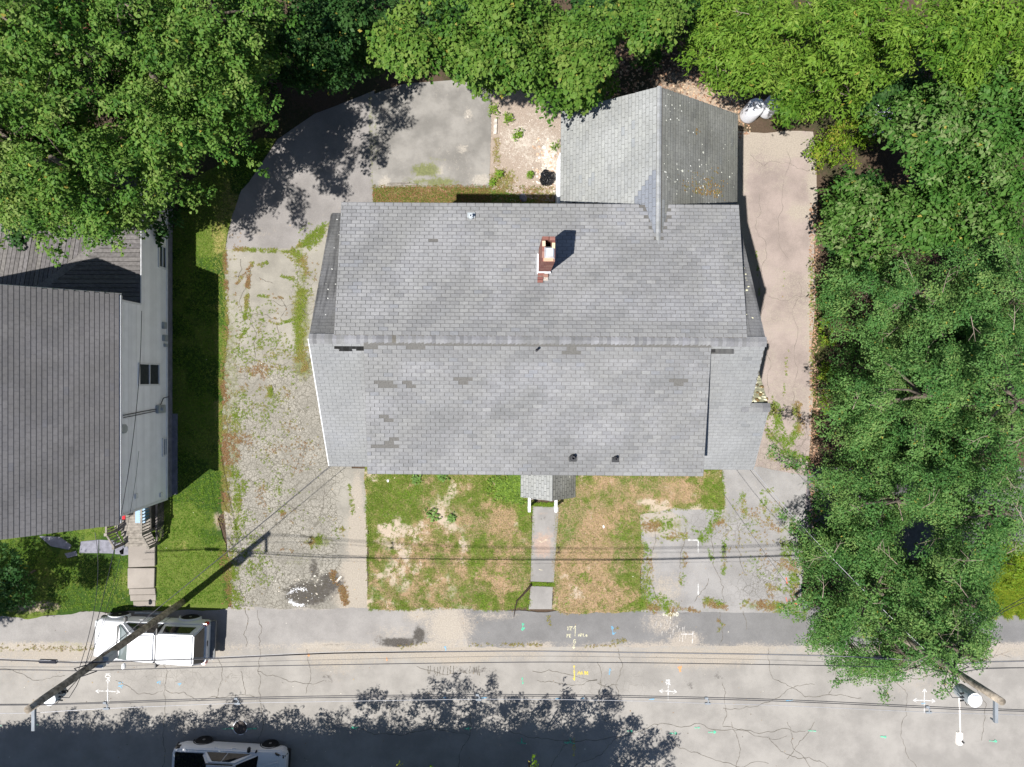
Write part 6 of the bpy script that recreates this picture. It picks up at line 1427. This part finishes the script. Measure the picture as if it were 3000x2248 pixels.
MB().lathe([(.035,0),(.035,.08),(.02,.09)], (.39,-2.52,7.87), 10).build('photocell', M['trim'], hd)
b = MB(); b.tube([(0,.12,7.3),(.3,.0,7.5),(.1,-.3,7.0),(-.1,.1,6.6)],.02,6); b.tube([(.1,.1,8.2),(.4,.2,8.2),(.3,.3,7.6)],.015,6); b.build('loop_wires', M['cable'], pr_)
b = MB(); b.tube([(.0,.14,7.3),(-.3,.1,7.5),(-.2,-.3,7.2),(.2,-.2,7.0)],.02,6); b.build('loop_wires', M['cable'], pl)

def smooth_pts(wp, n=14):
    wp = [Vector(p) for p in wp]; out = []
    for i in range(len(wp)-1):
        p0,p1,p2,p3 = wp[max(i-1,0)],wp[i],wp[i+1],wp[min(i+2,len(wp)-1)]
        for k in range(n):
            t = k/n; out.append(.5*((2*p1)+(p2-p0)*t+(2*p0-5*p1+4*p2-p3)*t*t+(3*p1-p0-3*p2+p3)*t*t*t))
    return out+[wp[-1]]
def hsag(u, mid, top):
    if u < 120: return top-(120-u)*.0015
    if u > 2110: return top-(u-2110)*.0015
    return mid+(top-mid)*((u-1115)/995.0)**2
def cable(name, label, pts, r, mat, group='cables over the street', parent=None, n=6, cat='cable'):
    b = MB(); sp = smooth_pts(pts); 
    if parent is None:
        b.tube(sp, r, n); o = b.build(name, M[mat], smooth=True, fix=False); return tag(o, label, cat, group)
    b.tube(sp, r, n); return b.build(name, M[mat], parent, True, smooth=True, fix=False)
def run(lst, mid, top): return [W(u,v,hsag(u,mid,top)) for u,v in lst]
TOPW = [(-60,1522),(60,1521.5),(147,1520),(400,1511),(664,1504.5),(1000,1501),(1106,1500.6),(1350,1503),(1696,1512),(2060,1529),(2160,1532),(2280,1537)]
aer = empty('primary_cable', W(1106,1500.6,8.9)); tag(aer, 'pair of black power cables with white messenger and clamps, nearest the bottom of the picture', 'power cable', 'cables over the street')
cable('conductor', None, run(TOPW,8.85,10.05), .011, 'cable', parent=aer)
cable('conductor', None, run([(u,v+3.6 if 250 < u < 2280 else v+2) for u,v in TOPW],8.83,10.0), .011, 'cable', parent=aer)
MES = [(-60,1541),(60,1540.5),(228,1531),(510,1519.5),(664,1516.6),(1031,1511),(1300,1513),(1526,1519.8),(1696,1525),(2006,1539),(2153,1543.5),(2280,1548)]
cable('messenger_wire', None, run(MES,8.75,9.98), .008, 'wire', parent=aer)
for u,v0,v1 in ((227,1518,1531),(510,1509,1520),(1031,1501,1511.5),(1525.7,1508,1520),(2003,1527,1539)):
    a,c = W(u,v0,hsag(u,8.86,10.06)), W(u+3,v1,hsag(u,8.76,9.98)); b = MB(); b.tube([a,a.lerp(c,.5)+Vector((.06,0,0)),c],.022,6); b.box(a.x-.05,a.x+.05,a.y-.03,a.y+.03,a.z-.03,a.z+.04); b.box(c.x-.09,c.x+.09,c.y-.03,c.y+.03,c.z-.03,c.z+.03); b.build('spacer_clamp', M['galv'], aer, True)
TEL = [(-60,1424),(0,1425.7),(90,1429),(178,1432),(300,1428),(457,1423),(664,1413.5),(783,1410.4),(1106,1407),(1362,1409.8),(1696,1414.8),(1883,1421),(2060,1432.7),(2140,1430),(2280,1427)]
tel = empty('telephone_cable', W(1106,1407,6)); tag(tel, 'thickest black telephone bundle along the edge of the sidewalk', 'telephone cable', 'cables over the street')
cable('bundle', None, run(TEL,6.0,7.25), .021, 'cable', parent=tel); cable('support_strand', None, run([(u,v-2.5 if u < 900 else v) for u,v in TEL],6.1,7.3), .007, 'wire', parent=tel)
for u0,u1,v in ((84,125,1430.5),(1887,1922,1422)):
    h = hsag((u0+u1)/2,6.0,7.25); b = MB(); b.tube([W(u0,v-2,h-.02),W(u0+3,v-2,h-.02),W(u1-3,v-1,h-.02),W(u1,v-1,h-.02)],[.03,.075,.075,.03],10); b.build('splice_case', M['cable'], tel, True)
cable('thin_cable','thin dark cable just below the telephone bundle',run([(-60,1440),(178,1441),(457,1432),(783,1424),(1106,1418),(1362,1420),(1696,1427),(2060,1441),(2280,1442)],6.05,7.2),.005,'cable')
cable('service_cable','medium black cable between the telephone bundle and the power cables',run([(-60,1446),(0,1447),(100,1448),(181,1449.6),(260,1447),(489,1441),(664,1437.4),(1106,1431),(1362,1432),(1696,1436.7),(1964,1443),(2060,1453),(2130,1445),(2280,1442)],6.6,7.7),.013,'cable')
HL = (-6.2,-3.1,6.55)
def drop(name,label,a,c,r,sag=.5,mat='cable',group='service drops'):
    a,c = Vector(a),Vector(c); pts = [a.lerp(c,k/8)-Vector((0,0,sag*4*(k/8)*(1-k/8))) for k in range(9)]
    return cable(name,label,pts,r,mat,group)
drop('service_drop','twisted service drop from the left pole to the grey house\'s front left corner',(-14.75,-10.2,7.5),HL,.014)
drop('service_drop','thin phone drop beside the twisted service drop to the grey house',(-14.72,-10.15,7.2),(-6.22,-3.14,6.35),.006)
drop('service_drop','wire from the left pole over the white house\'s lawn to its front eave',(-15.0,-10.4,7.4),W(205,1150,5.4),.010,.6)
drop('service_drop','thin wire right of the front eave wire at the white house',(-14.9,-10.3,7.2),W(262,1225,4.6),.006,.3)
drop('service_drop','pair wire from the left pole up the white siding to the deck corner',(-14.8,-10.2,7.3),W(306,672,3.4),.012,.9)
drop('service_drop','thin wire beside the siding wire, ending at the siding corner',(-14.78,-10.2,7.1),W(300,975,3.6),.007,.5)
drop('service_drop','bright twisted drop from the right pole through the locusts to the grey house',(15.45,-9.9,6.5),(9.1,-3.15,6.3),.010,.9,'wire')
drop('service_drop','dark drop from the right pole to the grey house, under the bright one',(15.4,-9.9,6.3),(9.0,-3.15,6.2),.008,1.1)
drop('service_drop','dark cable from the lawn corner down to the locust at the sidewalk',W(1560,1062,3.5),W(1718,1286,4.5),.008,.2)
drop('service_drop','cable leaving the right pole to the upper right',(15.6,-9.95,7.2),W(2300,1250,6.0),.012,.4)
drop('service_drop','lower cable leaving the right pole to the right edge',(15.6,-10.0,7.8),W(2300,1275,5.8),.012,.9)

# ================================================================== OTHER THINGS
# gas tanks
for i,(p,r,hh,lb) in enumerate((((11.28,12.12,0),.39,1.3,'upright white gas tank nearest the rear wing\'s right corner'),((12.12,12.32,0),.38,1.25,'upright white gas tank half hidden under the ash branches'))):
    t = empty('gas_tank', p); tag(t, lb, 'gas tank', 'gas tanks behind the wing')
    MB().lathe([(r*.7,.02),(r*.95,.08),(r,.2),(r,hh-.25),(r*.9,hh-.1),(r*.6,hh)], n=32).build('body', M['propane'], t, smooth=True)
    MB().lathe([(r*.55,hh-.03),(r*.56,hh+.16),(r*.5,hh+.22),(r*.2,hh+.26)], n=24).build('valve_dome', M['propane'], t, smooth=True)
# rubbish bag: crumpled
bm = bmesh.new(); bmesh.ops.create_icosphere(bm, subdivisions=4, radius=1)
for v in bm.verts:
    c = v.co.copy(); a = math.atan2(c.y,c.x); q = fbm(np.array([c.x*2]),np.array([c.y*2+c.z]),1.6,4,5)[0]-.5
    rid = abs(math.sin(7*a+3*q))*.07*max(0,c.z+.5)
    s = 1+q*.5-rid+ (.25 if (-2.4 < a < -2.0 or 1.5 < a < 2.0) else 0)*max(0,.6-abs(c.z))
    v.co = Vector((c.x*.36*s, c.y*.36*s, max(-.02,(c.z*.6+.5)*.38*s)))
me = bpy.data.meshes.new('trash_bag'); bm.to_mesh(me); bm.free(); me.materials.append(M['bag'])
o = bpy.data.objects.new('trash_bag', me); COL.objects.link(o); o.location = W(1181,388); tag(o,'crumpled black plastic rubbish bag beside the rear wing','rubbish bag')
# dead branch on the lawn
b = MB(); b.tube([W(u,v,z) for u,v,z in ((1148,1262,.06),(1143,1270,.08),(1128,1287,.06),(1117,1298,.05),(1113,1314,.04),(1110,1333,.03))],[.05,.055,.04,.035,.025,.01],8)
tag(b.build('fallen_branch', M['stick'], smooth=True, fix=False),'dark crooked branch lying beside the front walk','branch')
# loose things
def rock(name,u,v,sx,sy,sz,mat,label,cat,seed,group=None):
    bm = bmesh.new(); bmesh.ops.create_icosphere(bm, subdivisions=2, radius=1); rr = random.Random(seed)
    for w in bm.verts: k = rr.uniform(.8,1.15); w.co = Vector((w.co.x*sx*k, w.co.y*sy*k, max(-.01,w.co.z*sz*k)))
    me = bpy.data.meshes.new(name); bm.to_mesh(me); bm.free(); me.materials.append(M[mat]); o = bpy.data.objects.new(name,me); COL.objects.link(o); o.location = W(u,v,.01); o.rotation_euler = (0,0,rr.uniform(0,6)); return tag(o,label,cat,group)
rock('stone',1197,327,.13,.22,.1,'stone','long pale stone below the green plant by the wing\'s left wall','stone',1,'stones in the back yard')
rock('stone',1130,428,.22,.18,.12,'slate','grey stone in the shadow strip behind the house','stone',2,'stones in the back yard')
rock('stone',1011,253,.06,.06,.05,'stone','small white stone on the concrete pad near the maple','stone',3,'stones in the back yard')
rock('stone',1176,365,.12,.09,.08,'stone','brownish stone just above the rubbish bag','stone',4,'stones in the back yard')
b = MB(); b.prism([W(u,v)[:2] for u,v in ((1067,258),(1074,258),(1073,291),(1066,291))],0,.09); tag(b.build('concrete_kerb', M['stone'], bevel=.01),'short pale concrete kerb block at the right edge of the pad','kerb block')
b = MB(); b.prism([W(u,v)[:2] for u,v in ((724,1257),(737,1243),(739,1246),(729,1258))],.006,.03); tag(b.build('broken_slab', M['stone']),'thin pale broken slab piece at the puddle','slab')
b = MB(); b.tube([W(836,401,.05),W(870,399,.05),W(900,399,.05)],.04,6); b.tube([W(836,397,.05),W(884,395,.05)],.03,6); tag(b.build('timber_edging', M['wood'], fix=False),'rotting timber edging along the lower edge of the concrete pad','timber')
rock('white_scrap',1304,1138,.08,.05,.04,'white_and_glint','small white scrap in the middle of the right front lawn','scrap',6)
rock('white_scrap',838,1039,.08,.06,.04,'white_and_glint','small white scrap in the lawn near the front eave','scrap',7)
# bench of white slats under the cherries
bn = empty('slatted_bench', W(1897,268,0)); tag(bn,'white slatted bench in deep shade under the trees','bench')
for i in range(9):
    b = MB(); b.box(-.45,.45,-.62+i*.15,-.55+i*.15,.55,.6); b.build('slat', M['white'], bn)
for x in (-.4,.4):
    b = MB(); b.box(x-.04,x+.04,-.65,.7,.49,.55); b.build('rail', M['white'], bn)
    for y in (-.6,.62): b = MB(); b.box(x-.035,x+.035,y-.035,y+.035,0,.49); b.build('leg', M['white'], bn)
# rust red shed roof under the oaks
sh = empty('garden_shed', W(150,32,2.2)*1.0); sh.location.z = 0; tag(sh,'rust red roofed shed glimpsed under the oaks in the top left corner','shed')
b = MB(); b.box(-1.1,1.1,-.8,.8,0,2.0); b.build('wall', M['wood_dk'], sh); b = MB(); b.extx([(-1.0,1.95),(1.0,1.95),(1.0,2.02),(0,2.5),(-1.0,2.02)],-1.3,1.3); b.build('roof', M['redroof'], sh)
# bare dark gravel of the next lot, seen through the locusts
b = MB(); b.prism([W(u,v)[:2] for u,v in ((1700,1010),(2290,1010),(2290,1210),(1760,1210))],-.02,-.004); o = b.build('gravel_lot', M['asph'], kind='structure')
pm = empty('mail_post', W(1716,1287,0)); tag(pm,'grey post with a small box half hidden by the locust at the sidewalk','post')
MB().box(-.05,.05,-.05,.05,0,1.0).build('post', M['wood'], pm); MB().box(-.1,.1,-.2,.2,1.0,1.22).build('box', M['galv'], pm, bevel=.03)
print('LEAVES', LEAFCOUNT[0], 'TRIS', sum(len(p.vertices)-2 for m in bpy.data.meshes for p in m.polygons))
